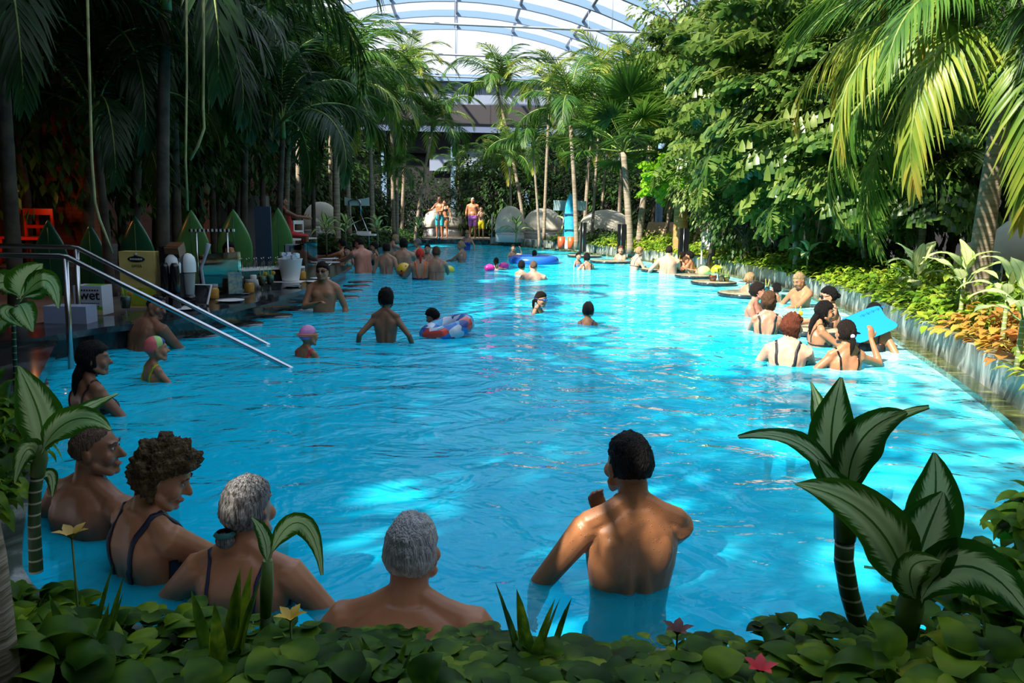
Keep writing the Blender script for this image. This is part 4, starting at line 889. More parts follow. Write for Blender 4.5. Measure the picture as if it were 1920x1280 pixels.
    # hair
    if hs:
        hb=MB(); HM=HR[hair] if hair in HR else hair
        th={'short':.016,'crop':.009,'cap':.008,'bald':.0035,'curly':.034,'long':.014,'bun':.014,'bob':.022,'pony':.013,'boy':.018}[hs]
        low={'short':-.45,'crop':-.40,'cap':-.30,'bald':-.32,'curly':-.62,'long':-.95,'bun':-.55,'bob':-.9,'pony':-.55,'boy':-.52}[hs]
        fl={'cap':.42,'bald':.75,'crop':.52}.get(hs,.46); sd_=NP[0]*1.7
        def hfn(d,q):
            f=d.y; lim=low if f<-.05 else (low+ (0.12-low)*min(1,(f+.05)/.12) if f<.07 else .12+(fl-.12)*min(1,(f-.07)/.75))
            if hs in('bob','long') and f<.30: lim=low
            if hs not in('cap',): lim+=.10*noise.noise(d*7+Vector((sd_,5,0)))
            m_=max(0,min(1,(d.z-lim)/.10)); x,y,z_=hf(d,q)
            if d.z<0 and f<.1: y=y*1.02
            if hs=='long' and d.z<-.3 and f<0: m_=1
            no=0
            if hs in('curly','boy','bob'): no=noise.noise(d*5+Vector((sd_,0,0)))*th*.9+(noise.noise(d*14+Vector((sd_,3,0)))*th*.5 if hs=='curly' else 0)
            elif hs!='cap' : no=noise.noise(Vector((d.x*16,d.y*6,d.z*6+sd_)))*.005+noise.noise(d*3+Vector((sd_,0,0)))*.006
            k=1+(th+no+(.25*th if d.z>.5 else 0))/.1 if m_>0 else .90
            k=.90+(k-.90)*m_; return Vector((x*k,y*k,z_*k))
        nu,nv=(64,48) if P0.y<4.6 else (36,26)
        hb.ell((0,0,0),(.077,.098,.113),None,nu,nv,0,hfn)
        if hs in('bun',): hb.ell((0,-.112,-.01),(.036,.03,.034),None,14,10,0,lambda d,q:q*(1+.12*noise.noise(d*4))) if not(extra and 'lowbun' in extra) else hb.ell((-.015,-.10,-.085),(.036,.032,.030))
        if hs=='pony': hb.tube([(0,-.10,-.01),(.0,-.13,-.05),(.0,-.125,-.12),(.0,-.11,-.19)],[.016,.026,.022,.006],10,round_=True)
        if hs=='long': hb.tube([(0,-.06,-.05),(0,-.09,-.12),(.0,-.10,-.20),(.01,-.10,-.27)],[.062,.058,.045,.016],14,up=(0,1,0),sq=.6,round_=True)
        hb.v=[tuple(Hs(v)) for v in hb.v]; bld(hb,'swim_cap' if hs=='cap' else 'hair',HM)
    # face
    if face:
        for sx_ in (-1,1):
            fb=MB(); fb.ell((0,0,0),(.0115,.008,.0062),None,10,8); fb.v=[tuple(Hs((sx_*.031+v[0],.0855+v[1],.008+v[2]))) for v in fb.v]
            ib=MB(); ib.ell((0,0,0),(.0052,.003,.0056),None,8,6); ib.v=[tuple(Hs((sx_*.031+v[0],.0925+v[1],.008+v[2]))) for v in ib.v]
            e=bld(fb,'eye',MT['eyewhite']); ib.v=[tuple(bend(v)) for v in ib.v]; ib.build('iris',MT['iris'],e)
            eb=MB(); eb.tube([Hs((sx_*.014,.099,.031)),Hs((sx_*.032,.0975,.037)),Hs((sx_*.050,.086,.031))],[.003,.004,.002],5); bld(eb,'eyebrow',HR[hair] if hair in HR and hair!='grey' else HR['dark'])
        lb=MB(); lb.tube([Hs((-.022,.0955,-.068)),Hs((-.01,.104,-.066)),Hs((.01,.104,-.066)),Hs((.022,.0955,-.068))],[.002,.0045,.0045,.002],6); bld(lb,'mouth',MT['lip'])
        if face in('sun','sunup','glasses'):
            gb=MB(); zz=.008 if face!='sunup' else .095; yy=.106 if face!='sunup' else .045
            for sx_ in (-1,1):
                gb.tube([Hs((sx_*.009,yy,zz)),Hs((sx_*.033,yy-.001,zz-.002)),Hs((sx_*.060,yy-.016,zz))],[.013,.0185,.013],8,sq=.3,up=R3@Vector((0,1,0)))
                gb.tube([Hs((sx_*.062,yy-.018,zz+.006)),Hs((sx_*.082,.0,zz+.008))],[.003,.003],4)
            bld(gb,'sunglasses' if face!='glasses' else 'glasses',MT['lens'])
        if face=='goggle':
            gb=MB()
            for sx_ in (-1,1): gb.ell((0,0,0),(.024,.014,.018)) if 0 else gb.tube([Hs((sx_*.012,.103,.01)),Hs((sx_*.034,.104,.01)),Hs((sx_*.056,.088,.01))],[.016,.020,.015],8,sq=.5,up=R3@Vector((0,1,0)))
            g0=bld(gb,'goggles',mat('goggle_blue',(.05,.25,.65),.15)); sb=MB(); sb.tube([Hs((.104*math.sin(a)*.86,.118*math.cos(a)-.006,.012)) for a in [.62+i*(2*PI-1.24)/16 for i in range(17)]],.006,5); sb.v=[tuple(bend(v)) for v in sb.v]; sb.build('strap',mat('goggle_strap',(.02,.06,.2),.5),g0)
    if hs=='cap' and extra and 'goggleback' in extra:
        sb=MB(); 
        for dz in (0,.02): sb.tube([Hs((.104*math.sin(a)*.86,.126*math.cos(a)-.002,.012+dz*math.sin(a/2))) for a in [.2+i*(2*PI-.4)/20 for i in range(21)]],.006,5)
        bld(sb,'goggle_strap',mat('orange_rubber',(.85,.25,.08),.4))
    if extra and 'lowbun' in extra: sb=MB(); sb.lathe([(.028,-.012),(.040,0),(.028,.012)],(0,0,0),12); q=Hs((-.015,-.10,-.06)); sb.v=[tuple(q+Vector(v)*hd) for v in sb.v]; bld(sb,'hair_tie',cloth((.02,.14,.13)))
    if extra and 'scrunch' in extra: sb=MB(); sb.ell((0,0,0),(.022,.018,.022)); q=Hs((.0,-.118,-.015)); sb.v=[tuple(q+Vector(v)*hd) for v in sb.v]; bld(sb,'hair_tie',cloth((.55,.4,.6)))
    if extra and 'chain' in extra: sb=MB(); sb.tube([(.075*math.sin(a),-.015+.075*math.cos(a),1.475+(-.05*max(0,math.cos(a)))) for a in [i*2*PI/20 for i in range(21)]],.0035,5); bld(sb,'necklace',MT['steel'])
    # clothing cut from the shape of the body
    def near_arm(p):
        for S0,E,Wr,dd in armpts:
            for a_,c_ in ((S0.lerp(E,.35),E),(E,Wr),(Wr,Wr+dd*.16)):
                t=max(0,min(1,(p-a_).dot(c_-a_)/max(1e-6,(c_-a_).length_squared)))
                if (p-a_.lerp(c_,t)).length<.062: return True
        return False
    def garment(name,cond,mtl,off=.005):
        vs=me2.vertices; ok=[False]*len(vs)
        for i,v in enumerate(vs):
            if cond(v.co) and not near_arm(v.co): ok[i]=True
        mp={}; g_=MB()
        for f_ in me2.polygons:
            if all(ok[i] for i in f_.vertices):
                ids=[]
                for i in f_.vertices:
                    if i not in mp: mp[i]=len(g_.v); q=vs[i].co+vs[i].normal*off; g_.v.append(tuple(q))
                    ids.append(mp[i])
                g_.face(ids)
        if not g_.f: return None
        o=bld(g_,name,mtl); sl=o.modifiers.new('t','SOLIDIFY'); sl.thickness=off*1.2; sl.offset=-1; return o
    def ribbon(name,pts,wd,mtl):
        g_=MB(); prev=None; Q=[]; n_=len(pts)
        for i in range(len(pts)-1):
            for k in range(5): Q.append(Vector(pts[i]).lerp(Vector(pts[i+1]),k/5))
        Q.append(Vector(pts[-1])); H_=[bv.find_nearest(q) for q in Q]
        for i in range(len(Q)):
            p,nn=H_[i][0],H_[i][1]; a_=H_[max(0,i-1)][0]; c_=H_[min(len(Q)-1,i+1)][0]; tg=(c_-a_).normalized(); sd2=nn.cross(tg).normalized()
            q=g_.add([p-sd2*wd+nn*.001,p-sd2*wd+nn*.007,p+sd2*wd+nn*.007,p+sd2*wd+nn*.001])
            if prev is not None: g_.bridge(prev,q,4)
            prev=q
        return bld(g_,name,mtl)
    if wear:
        kind,colr=wear[0],wear[1]; cm=colr if not isinstance(colr,tuple) else cloth(colr)
        if kind=='trunks': garment('swim_trunks',lambda p:(.60 if not bent else .70)<p.z<1.0 and abs(p.x)<.24 and (not bent or p.y<.25),cm,.013)
        if kind=='shorts': garment('swim_trunks',lambda p:.52<p.z<1.0 and abs(p.x)<.24,cm,.016)
        if kind in('bikini','suit'):
            zl=1.30 if kind=='suit' else .95
            if kind=='suit': garment('swimsuit',lambda p:(.80<p.z<1.16) or (p.z>=1.16 and p.z<1.33 and p.y>-.02) ,cm,.005)
            else:
                garment('bikini_bottom',lambda p:.80<p.z<.96 and not(p.z<.86 and abs(p.x)>.12),cm,.005)
                garment('bikini_top',lambda p:(p.y>.02 and 1.235<p.z<1.335 and abs(p.x)<.15) or 1.245<p.z<1.272,cm,.005)
            sw=strap or .006; X=.095
            for sx_ in (-1,1): ribbon('shoulder_strap',[(sx_*.075,.2,1.31),(sx_*X,.14,1.40),(sx_*(X+.012),.0,1.505),(sx_*X,-.13,1.42),(sx_*X*.95,-.2,1.27),(sx_*X*.9,-.2,1.14 if kind=='suit' else 1.26)],sw,wear[2] if len(wear)>2 else cm)
    for v in me2.vertices: v.co=bend(v.co)
    me2.update(); bo=bpy.data.objects.new('body',me2); C.objects.link(bo); bo.parent=root
    root['_h']=0; del root['_h']
    return root
Dg=math.radians
# --- close group in the shade at the left
person('young man standing waist deep with his back turned, short black hair, dark blue swim trunks',1180,1088,820,az=Dg(8),skin='front',hair='black',hs='crop',yaw=Dg(12),nod=Dg(6),arms=(((-.33,.20,.98),(-1,-.6,-.3),.5),((-.05,.22,1.36),(1,.1,-.9),1.1,(0,-1,.2),(-.35,.1,.9))),wear=('trunks',(.004,.008,.05)),H=1.80)
person('grey-haired man seen from behind, seated low in the water at the near edge',768,1195,980,az=Dg(-4),body='h',skin='tan',hair='grey',hs='short',yaw=Dg(-14),arms=('o','o'),wear=('trunks',(.01,.01,.02)),H=1.76,sit=True)
person('woman with streaked grey hair tied in a low bun, seen from behind in the shade',462,1120,905,az=Dg(-6),body='hf',skin='tan',hair='mixed',hs='bun',yaw=Dg(-16),extra=('lowbun','chain'),arms=('o','o'),wear=('suit',(.008,.01,.05)),H=1.66,sit=True)
person('woman with curly brown hair looking down to the right, spotted swimsuit strap',285,1065,838,az=Dg(-38),body='hf',skin='tan',hair='curl',hs='curly',yaw=Dg(-42),nod=Dg(22),face='eye',arms=('w','f'),wear=('suit',(.01,.01,.03)),strap=.012,H=1.64,sit=True)
person('man with a shaved head in profile facing right, thin neck chain',178,985,797,az=Dg(-28),body='h',skin='brown',hair='bald',hs='bald',yaw=Dg(-52),face='eye',extra=('chain',),arms=('o','w'),wear=('trunks',(.01,.01,.02)),H=1.74,sit=True)
person('pale bather with a dark strap leaning back behind the striped plant at the left',120,862,None,az=Dg(-75),body='f',skin='mid',hair='dark',hs='bun',lean=Dg(-38),pos=tuple(W(128,850)+Vector((-.25,0,-1.33))),arms=('o','w'),wear=('bikini',(.01,.01,.012)),strap=.009,H=1.66,sit=True)
person('woman with wet dark hair turned right beside the near handrail post',172,772,643,az=Dg(-35),body='f',skin='brown',hair='black',hs='long',yaw=Dg(-30),nod=Dg(4),arms=('w','w'),wear=('suit',(.012,.01,.012)),H=1.68)
rb=mat('rainbow_cap',(.75,.16,.14),.35)
t=rb.node_tree; N=t.nodes; L_=t.links; tc=N.new('ShaderNodeTexCoord'); sp=N.new('ShaderNodeSeparateXYZ'); L_.new(tc.outputs['Object'],sp.inputs[0]); mr=N.new('ShaderNodeMapRange'); mr.inputs[1].default_value=-.10; mr.inputs[2].default_value=.12; L_.new(sp.outputs['Y'],mr.inputs[0]); rr=N.new('ShaderNodeValToRGB'); rr.color_ramp.interpolation='CONSTANT'
rr.color_ramp.elements[0].color=(.75,.14,.14,1); rr.color_ramp.elements[1].color=(.02,.03,.25,1); rr.color_ramp.elements[1].position=.78; e=rr.color_ramp.elements.new(.48); e.color=(.35,.65,.16,1); L_.new(mr.outputs[0],rr.inputs[0]); L_.new(rr.outputs[0],N['Principled BSDF'].inputs['Base Color'])
person('child in a red, green and blue swim cap with a yellow-green swimsuit',290,712,633,az=Dg(-40),body='c',skin='tan',hair=rb,hs='cap',yaw=Dg(-20),arms=('w','w'),wear=('suit',(.45,.50,.03)),strap=.014,H=1.30)
person('man with sunglasses pushed up on his head, leaning at the bar behind the handrails',262,655,560,az=Dg(-30),body='h',skin='brown',hair='dark',hs='bald',yaw=Dg(-75),nod=Dg(12),side=0,face='sunup',lean=Dg(14),arms=('w','f'),wear=('trunks',(.01,.01,.02)),H=1.76)
person('girl in a pink swim cap with an orange goggle strap, facing away',575,668,612,az=Dg(-25),body='c',skin='tan',hair=mat('pink_cap',(.72,.26,.52),.35,var=.15),hs='cap',yaw=Dg(-20),extra=('goggleback',),arms=('w','w'),wear=('suit',(.7,.03,.05)),strap=.014,H=1.28)
person('slim boy standing with his back turned in the middle of the pool, dark shorts',724,640,543,az=Dg(0),body='c',skin='brown',hair='black',hs='boy',arms=(((-.36,-.02,1.0),(-.6,-1,0)),((.36,-.02,1.0),(.6,-1,0))),wear=('trunks',(.008,.01,.02)),H=1.52)
person('small boy looking down with his arms over a patterned swim ring',820,620,578,az=Dg(50),body='c',skin='brown',hair='black',hs='short',yaw=Dg(30),nod=Dg(25),face='eye',arms=('f','f'),wear=('trunks',(.02,.03,.2)),H=1.05)
person('man in dark sunglasses facing the camera at the bar corner, thin necklace',608,584,493,az=Dg(176),skin='tan',hair='dark',hs='boy',face='sun',extra=('chain',),arms=('d',((.02,.24,1.24),(.8,-.2,-.6),.6)),wear=('trunks',(.01,.01,.02)),H=1.78)
person('girl in a blue diving mask with her arms spread on the water',1004,586,548,az=Dg(-115),body='c',skin='mid',hair='dark',hs='pony',yaw=Dg(-12),face='goggle',arms=('side','side'),wear=('suit',(.01,.01,.015)),H=1.35,lean=Dg(6))
person('child with dark hair in a small top bun, only head above water, facing away',1102,608,568,az=Dg(-20),body='c',skin='tan',hair='black',hs='bun',yaw=Dg(15),arms=('w','w'),wear=('suit',(.02,.06,.4)),H=1.3)
person('bald man low in the water seen from behind, sunlit pale shoulders',1000,524,489,az=Dg(4),body='h',skin='pale',hair='bald',hs='bald',arms=('w','w'),wear=('trunks',(.02,.02,.03)),H=1.76)
person('boy with dark hair just left of the bald man',977,516,490,az=Dg(-20),body='c',skin='mid',hair='dark',hs='boy',arms=('w','w'),wear=('trunks',(.2,.6,.1)),H=1.4)
person('small child with long dark hair wearing pink armbands',930,505,484,az=Dg(-10),body='c',skin='mid',hair='dark',hs='pony',arms=(((-.4,.2,1.35),(-1,-.6,0)),((.4,.2,1.35),(1,-.6,0))),wear=('suit',(.7,.05,.3)),H=1.05)
person('girl facing the camera with one hand raised, left of the blue ring',962,482,459,az=Dg(182),body='c',skin='mid',hair='dark',hs='pony',face='eye',arms=('up','w'),wear=('suit',(.05,.05,.06)),H=1.3)
person('child with dark hair inside the plain blue swim ring',1002,492,470,az=Dg(10),body='c',skin='tan',hair='black',hs='short',arms=('w','w'),wear=('trunks',(.02,.03,.2)),H=1.1)
person('woman with dark hair up and a black back strap, seen from behind at mid pool',1100,505,475,az=Dg(12),body='f',skin='mid',hair='black',hs='bun',arms=('o','w'),wear=('bikini',(.01,.01,.012)),strap=.012,H=1.68)
person('child held beside the woman with the black back strap',1083,500,474,az=Dg(-150),body='c',skin='mid',hair='dark',hs='short',arms=('w','w'),wear=('suit',(.2,.25,.5)),H=1.05)
# --- right: tables along the planter
person('woman with brown hair in a beige swimsuit behind the far round table',1163,489,461,az=Dg(150),body='f',skin='mid',hair='brown',hs='bun',yaw=Dg(30),face='eye',arms=('f','f'),wear=('suit',(.4,.3,.2)),H=1.68)
person('woman with blond hair reaching over the far table, black swimsuit bottom showing',1187,506,465,az=Dg(-60),body='f',skin='pale',hair='blond',hs='bun',yaw=Dg(-15),lean=Dg(12),arms=('reach','w'),wear=('bikini',(.01,.01,.012)),H=1.70)
person('broad pale man with his back turned at the table with yellow drinks',1252,513,461,az=Dg(-18),body='h',skin='pale',hair='dark',hs='crop',yaw=Dg(-10),arms=('o','f'),wear=('trunks',(.02,.03,.06)),H=1.82)
person('dark-haired man with a child in his arms beside the broad pale man',1293,512,472,az=Dg(55),skin='tan',hair='black',hs='short',yaw=Dg(20),face='eye',arms=('fold','f'),wear=('trunks',(.02,.02,.03)),H=1.76)
person('dark-haired boy leaning between the two men at the drinks table',1276,510,473,az=Dg(-60),body='c',skin='mid',hair='dark',hs='short',yaw=Dg(0),face='eye',arms=('f','f'),wear=('trunks',(.02,.02,.03)),H=1.5)
person('small child held against the dark-haired man, arm over his shoulder',1283,512,482,az=Dg(-120),body='c',skin='tan',hair='brown',hs='short',face='eye',arms=('f','reach'),wear=('suit',(.5,.4,.35)),H=1.0)
person('girl in yellow-green floats facing the camera by the planter wall',1329,510,489,az=Dg(176),body='c',skin='pale',hair='black',hs='bob',face='eye',arms=('w','w'),wear=('suit',(.6,.65,.15)),H=1.25)
person('woman with blond tied hair at the back of the near right group',1402,553,512,az=Dg(-60),body='f',skin='mid',hair='blond',hs='bun',yaw=Dg(-10),arms=('f','f'),wear=('suit',(.5,.3,.3)),H=1.66)
person('dark-haired man with flushed face, arms folded on the table, facing right',1414,592,532,az=Dg(-125),body='m',skin='red',hair='dark',hs='boy',yaw=Dg(20),face='eye',arms=('fold','fold'),wear=('trunks',(.02,.02,.05)),H=1.74)
person('woman with a brown bob and black low-back swimsuit, seen from behind',1436,624,550,az=Dg(-14),body='f',skin='mid',hair='brown',hs='bob',yaw=Dg(-22),arms=('f','f'),wear=('suit',(.008,.008,.012)),strap=.012,H=1.68)
person('bearded man with short fair hair looking down to the left, bare shoulder',1500,574,508,az=Dg(110),body='m',skin='tan',hair='blond',hs='crop',yaw=Dg(12),nod=Dg(28),face='eye',arms=('f','w'),wear=('trunks',(.02,.02,.05)),H=1.78)
person('small girl with a dark bun in front of the bearded man',1455,566,532,az=Dg(20),body='c',skin='mid',hair='black',hs='bun',arms=('w','w'),wear=('suit',(.05,.45,.28)),H=1.1)
person('woman in glasses with dark pinned-up hair facing left across the table',1555,622,538,az=Dg(75),body='f',skin='mid',hair='black',hs='bun',yaw=Dg(10),nod=Dg(10),face='glasses',arms=('reach','f'),wear=('suit',(.01,.01,.015)),H=1.68)
person('smiling girl with long dark hair facing right, drinking glass in front',1533,648,565,az=Dg(-95),body='f',skin='tan',hair='black',hs='long',yaw=Dg(-5),nod=Dg(8),face='eye',arms=('f','f'),wear=('bikini',(.01,.01,.012)),H=1.60)
person('auburn-haired woman with a broad pale back and black straps',1476,682,592,az=Dg(-28),body='hf',skin='pale',hair='red',hs='bob',yaw=Dg(-40),arms=('w','f'),wear=('suit',(.008,.008,.012)),strap=.013,H=1.68)
person('woman with dark tied hair holding the blue kickboard, tan back with thin straps',1583,690,603,az=Dg(2),body='f',skin='tan',hair='dark',hs='pony',yaw=Dg(5),extra=('scrunch',),arms=('o',((.34,.20,1.56),(.8,-.1,-1),.7,(-.2,1,0),(.0,.2,1))),wear=('bikini',(.02,.05,.35),MT['lens']),strap=.008,H=1.70)
person('dark-haired bather half hidden behind the blue kickboard',1632,655,570,az=Dg(150),body='f',skin='tan',hair='black',hs='short',yaw=Dg(10),face='eye',arms=('w','f'),wear=('bikini',(.01,.01,.012)),H=1.70)
# --- far group at the bar end
person('man in sunglasses stretching his arm along the bar end',634,499,449,az=Dg(70),skin='tan',hair='black',hs='short',yaw=Dg(0),face='sun',arms=('reach','w'),wear=('trunks',(.02,.02,.03)),H=1.78,pos=tuple(W(634,499)+Vector((.0,.6,0))))
person('woman facing the camera between the men at the bar end',652,498,462,az=Dg(165),body='f',skin='mid',hair='black',hs='bun',face='eye',arms=('w','w'),wear=('suit',(.1,.4,.3)),H=1.6)
person('big man with sunburnt back leaning both forearms on the bar end',683,511,448,az=Dg(48),body='h',skin='red',hair='dark',hs='crop',yaw=Dg(20),lean=Dg(10),arms=('reach','reach'),wear=('trunks',(.02,.02,.03)),H=1.82)
person('sunburnt man half hidden behind the big man at the bar end',668,492,452,az=Dg(30),skin='red',hair='dark',hs='short',yaw=Dg(10),arms=('w','w'),wear=('trunks',(.02,.02,.03)),H=1.78)
person('young woman in a black top turned left, behind the leaning men',704,497,455,az=Dg(85),body='f',skin='tan',hair='black',hs='short',yaw=Dg(15),face='eye',arms=('f','w'),wear=('suit',(.008,.008,.01)),strap=.02,H=1.66)
person('man with dark hair and a tan back standing right of the big man',725,513,457,az=Dg(-8),skin='mid',hair='black',hs='short',arms=('d','d'),wear=('trunks',(.02,.02,.03)),H=1.78)
person('bather half hidden, reaching up behind the group at the bar end',726,484,444,az=Dg(-60),skin='mid',hair='blond',hs='short',lean=Dg(20),arms=('reach','up'),wear=('trunks',(.02,.02,.03)),H=1.74)
person('stocky man with thick black hair seen from behind',757,506,449,az=Dg(-6),body='h',skin='mid',hair='black',hs='bob',arms=('o','f'),wear=('trunks',(.02,.02,.03)),H=1.80)
person('man with grey and black hair behind the red-haired woman',785,493,448,az=Dg(60),skin='mid',hair='mixed',hs='crop',yaw=Dg(20),arms=('w','w'),wear=('trunks',(.02,.02,.03)),H=1.80)
person('woman with bright red hair holding a spotted ball, orange and navy swimsuit',788,524,467,az=Dg(12),body='hf',skin='mid',hair=hairmat('scarlet_hair',(.75,.02,.015),(.85,.08,.05)),hs='pony',arms=('w','f'),wear=('suit',(.02,.02,.10),cloth((.75,.14,.03))),strap=.02,H=1.68)
person('woman facing the camera behind the red-haired woman',802,494,458,az=Dg(175),body='f',skin='mid',hair='black',hs='bun',face='eye',arms=('w','w'),wear=('suit',(.1,.1,.12)),H=1.66)
person('woman with brown and blond tied hair, broad back with a coral band',818,524,463,az=Dg(-6),body='hf',skin='mid',hair='brown',hs='bun',yaw=Dg(8),arms=('w','f'),wear=('bikini',(.55,.12,.08)),strap=.004,H=1.72)
person('woman with light hair in profile facing left, patterned top',866,492,453,az=Dg(60),body='f',skin='mid',hair='blond',hs='bun',yaw=Dg(25),face='eye',arms=('f','f'),wear=('bikini',(.3,.08,.12)),H=1.66)
person('woman in sunglasses and a blue swimsuit behind the profile woman',876,469,432,az=Dg(172),body='f',skin='mid',hair='blond',hs='bun',face='sun',arms=('w','d'),wear=('suit',(.03,.07,.38)),H=1.68)
# --- on the far deck
DKZ=.20
person('man in turquoise shorts standing on the far deck with a yellow drink',822,450,az=Dg(170),skin='tan',hair='bald',hs='bald',face='eye',arms=('fold',((.38,.32,1.20),(.6,-.6,-1),.8)),wear=('shorts',(.02,.38,.46)),pos=tuple(D(824,450,34.6).xy)+(DKZ,),H=1.80)
person('woman in a black bikini standing behind the man in turquoise shorts',833,450,az=Dg(165),body='f',skin='tan',hair='dark',hs='bun',face='eye',arms=('d','d'),wear=('bikini',(.008,.008,.01)),pos=tuple(D(834,450,35.3).xy)+(DKZ,),H=1.68)
person('grey-haired man in purple shorts standing on the far deck',886,450,az=Dg(176),body='h',skin='tan',hair='grey',hs='crop',face='eye',arms=('d','d'),wear=('shorts',(.42,.16,.62)),pos=tuple(D(886,450,34.5).xy)+(DKZ,),H=1.78)
person('child in yellow shorts beside the man in purple shorts, hand at the face',901,450,az=Dg(182),body='c',skin='pale',hair='dark',hs='short',face='eye',arms=('reach','chin'),wear=('shorts',(.80,.66,.01)),pos=tuple(D(902,450,34.2).xy)+(DKZ,),H=1.40)
person('lifeguard in a red shirt reclining on a chair behind the bar',545,430,None,az=Dg(-60),body='m',skin='brown',hair='dark',hs='short',arms=('f','f'),wear=('suit',(.55,.01,.015)),pos=tuple(D(541,430,18.5).xy)+(-.05,),H=1.72,sit=True,strap=.03,lean=Dg(-12))
person('bartender with black hair standing behind the glass screen of the bar',428,480,None,az=Dg(-140),body='f',skin='tan',hair='black',hs='bob',arms=('f','f'),wear=('suit',(.01,.01,.015)),pos=tuple(D(429,480,12.2).xy)+(D(429,455,12.2).z-1.70,),H=1.68,strap=.03)
# ------------------------------------------------------------------ bar on the left
def thing(mb,name,m,label,cat,loc=None,group=None): return tag(mb.build(name,m,None,loc),label,cat,group)
FE=[W(*q,z=.25) for q in [(-60,652),(50,636),(200,612),(325,600),(480,566),(560,546),(618,524),(645,507),(660,498)]]
FE=[(p.x,p.y) for p in FE]
BE=[]
for i,p in enumerate(FE):
    a=Vector(FE[max(0,i-1)]); c=Vector(FE[min(len(FE)-1,i+1)]); t=(c-a).normalized(); BE.append((p[0]-t.y*.78,p[1]+t.x*.78))
b=MB(); b.prism(FE+BE[::-1],.19,.25); ctr=thing(b,'bar_counter',MT['counter'],'long dark marble bar counter curving along the left edge of the pool','counter')
FB=[(p[0]-.14,p[1]+.02) for p in FE]; BB=[(p[0]+.1,p[1]) for p in BE]
b=MB(); b.prism(FB+BB[::-1],FL,.19); b.build('counter_base',MT['counter'],ctr)
LS=[POOLS[(i_d+k)%n] for k in range((i_c-i_d)%n+1)]; LO=[OUT[(i_d+k)%n] for k in range((i_c-i_d)%n+1)]
strip('left_kerb',LS,LO,-.3,.165,MT['counter'])
P=[W(*q,z=.2) for q in [(-170,655),(108,638),(77,700),(40,760),(-170,790)]]
b=MB(); b.prism([(p.x,p.y) for p in P],.10,.20); st=thing(b,'stone_step',MT['counter'],'dark marble slab at the left edge beside the handrail posts','step')
P=[W(*q,z=-.14) for q in [(95,735),(150,652),(260,668),(190,790)]]
b=MB(); b.prism([(p.x,p.y) for p in P],-.6,-.14); b.prism([(p.x+.55,p.y-.05) for p in P],-.9,-.42); thing(b,'pool_steps',MT['ledge'],'pale submerged steps at the foot of the handrails','steps')
# handrails
def rail(A,T,E_,L0,label):
    r=empty('handrail',tuple(A),0,label,'handrail'); A=Vector(A)
    b=MB(); b.tube([Vector(L0)-A,Vector(T)-A+Vector((-.04,0,0)),Vector(T)-A+Vector((.02,0,-.01)),Vector(E_)-A],.024,12,round_=True); b.build('rail',MT['steel'],r)
    b=MB(); b.tube([(0,0,-.25),Vector(T)-A+Vector((0,0,-.02))],.024,12); b.build('post',MT['steel'],r)
p=W(133,712,-.1); T=D(122,480,p.y); E_=W(548,692,-.02); rail(p,T,E_,T+Vector((-2.6,.1,0)),'steel handrail nearer the camera, sloping into the water')
p=W(149,665,-.1); T=D(143,463,p.y); E_=W(505,648,-.02); rail(p,T,E_,T+Vector((-3.2,.1,0)),'steel handrail farther back, parallel to the near one')
# standing green boards
def boardmat(name,c,c2): return mat(name,c,.25,col2=c2,vscale=1.3,coat=.4,stretch=(1,1,.6))
MT['brd']=boardmat('dark_green_board',(.015,.10,.05),(.02,.16,.08)); MT['brd2']=boardmat('light_green_board',(.03,.20,.04),(.14,.36,.12))  # right-hand boards lighter, sunlight put into their colour
BL=['dark green surfboard behind the cardboard boxes, leftmost of six','narrow green surfboard half hidden between the handrails','dark green surfboard behind the yellow poster box','lighter green surfboard left of the shade rack','lighter green surfboard behind the bartender','lighter green surfboard right of the dark blue board']
for i,(px,py,Y,wd) in enumerate([(90,412,10.5,.50),(168,420,11,.44),(253,405,11.2,.54),(358,393,12,.56),(437,392,13.2,.62),(521,389,15.3,.56)]):
    t=D(px,py,Y); h=t.z-GZ; b=MB(); n_=14; prev=None
    for k in range(n_+1):
        u=k/n_; z=h*u; hw=wd*.5*(.72+.28*math.sin(PI*min(1,u*1.05)))*(1 if u<.42 else max(0,math.cos((u-.42)/.58*PI/2))**.72); hw=max(hw,.004); th=.035*(.4+.6*min(1,hw/wd*3))
        q=b.ring(Vector((0,0,z)),Vector((hw,0,0)),Vector((0,th,0)),16)
        if prev is not None: b.bridge(prev,q,16)
        else: b.face([q+j for j in reversed(range(16))])
        prev=q
    b.face([prev+j for j in range(16)])
    r=thing(b,'surfboard',MT['brd'] if i<3 else MT['brd2'],BL[i],'surfboard',(t.x,t.y,GZ))
    b=MB(); b.tube([(0,-.034,.1),(0,-.036,h*.5),(0,-.03,h*.9)],.006,4); b.build('stringer',MT['brd2'] if i<3 else MT['brd'],r)
def text(s,parent,loc,size,m,rot=(PI/2,0,0),name='lettering',ext=.001,bold=0):
    c=bpy.data.curves.new(name,'FONT'); c.body=s; c.size=size; c.extrude=ext; c.align_x='CENTER'; c.offset=bold
    o=bpy.data.objects.new('tmp_text',c); C.objects.link(o); me=bpy.data.meshes.new_from_object(o.evaluated_get(bpy.context.evaluated_depsgraph_get())); bpy.data.objects.remove(o)
    me.materials.clear(); me.materials.append(m); o=bpy.data.objects.new(name,me); C.objects.link(o); o.parent=parent; o.location=loc; o.rotation_euler=rot; return o
CZ=.25
def cpos(px,py,z=CZ): p=W(px,py,z); return (p.x,p.y,z)
CB_=mat('white_carton',(.55,.60,.68),.6); INK=mat('black_ink',(.01,.01,.015),.5); GRN=mat('green_print',(.14,.42,.03),.5); YEL=mat('yellow_print',(.62,.55,.20),.5)
b=MB(); b.box((0,.10,.155),(.30,.22,.31)); q=cpos(168,590); bx=thing(b,'carton_box',CB_,'white carton printed with the word wet beside the handrail posts','box',q)
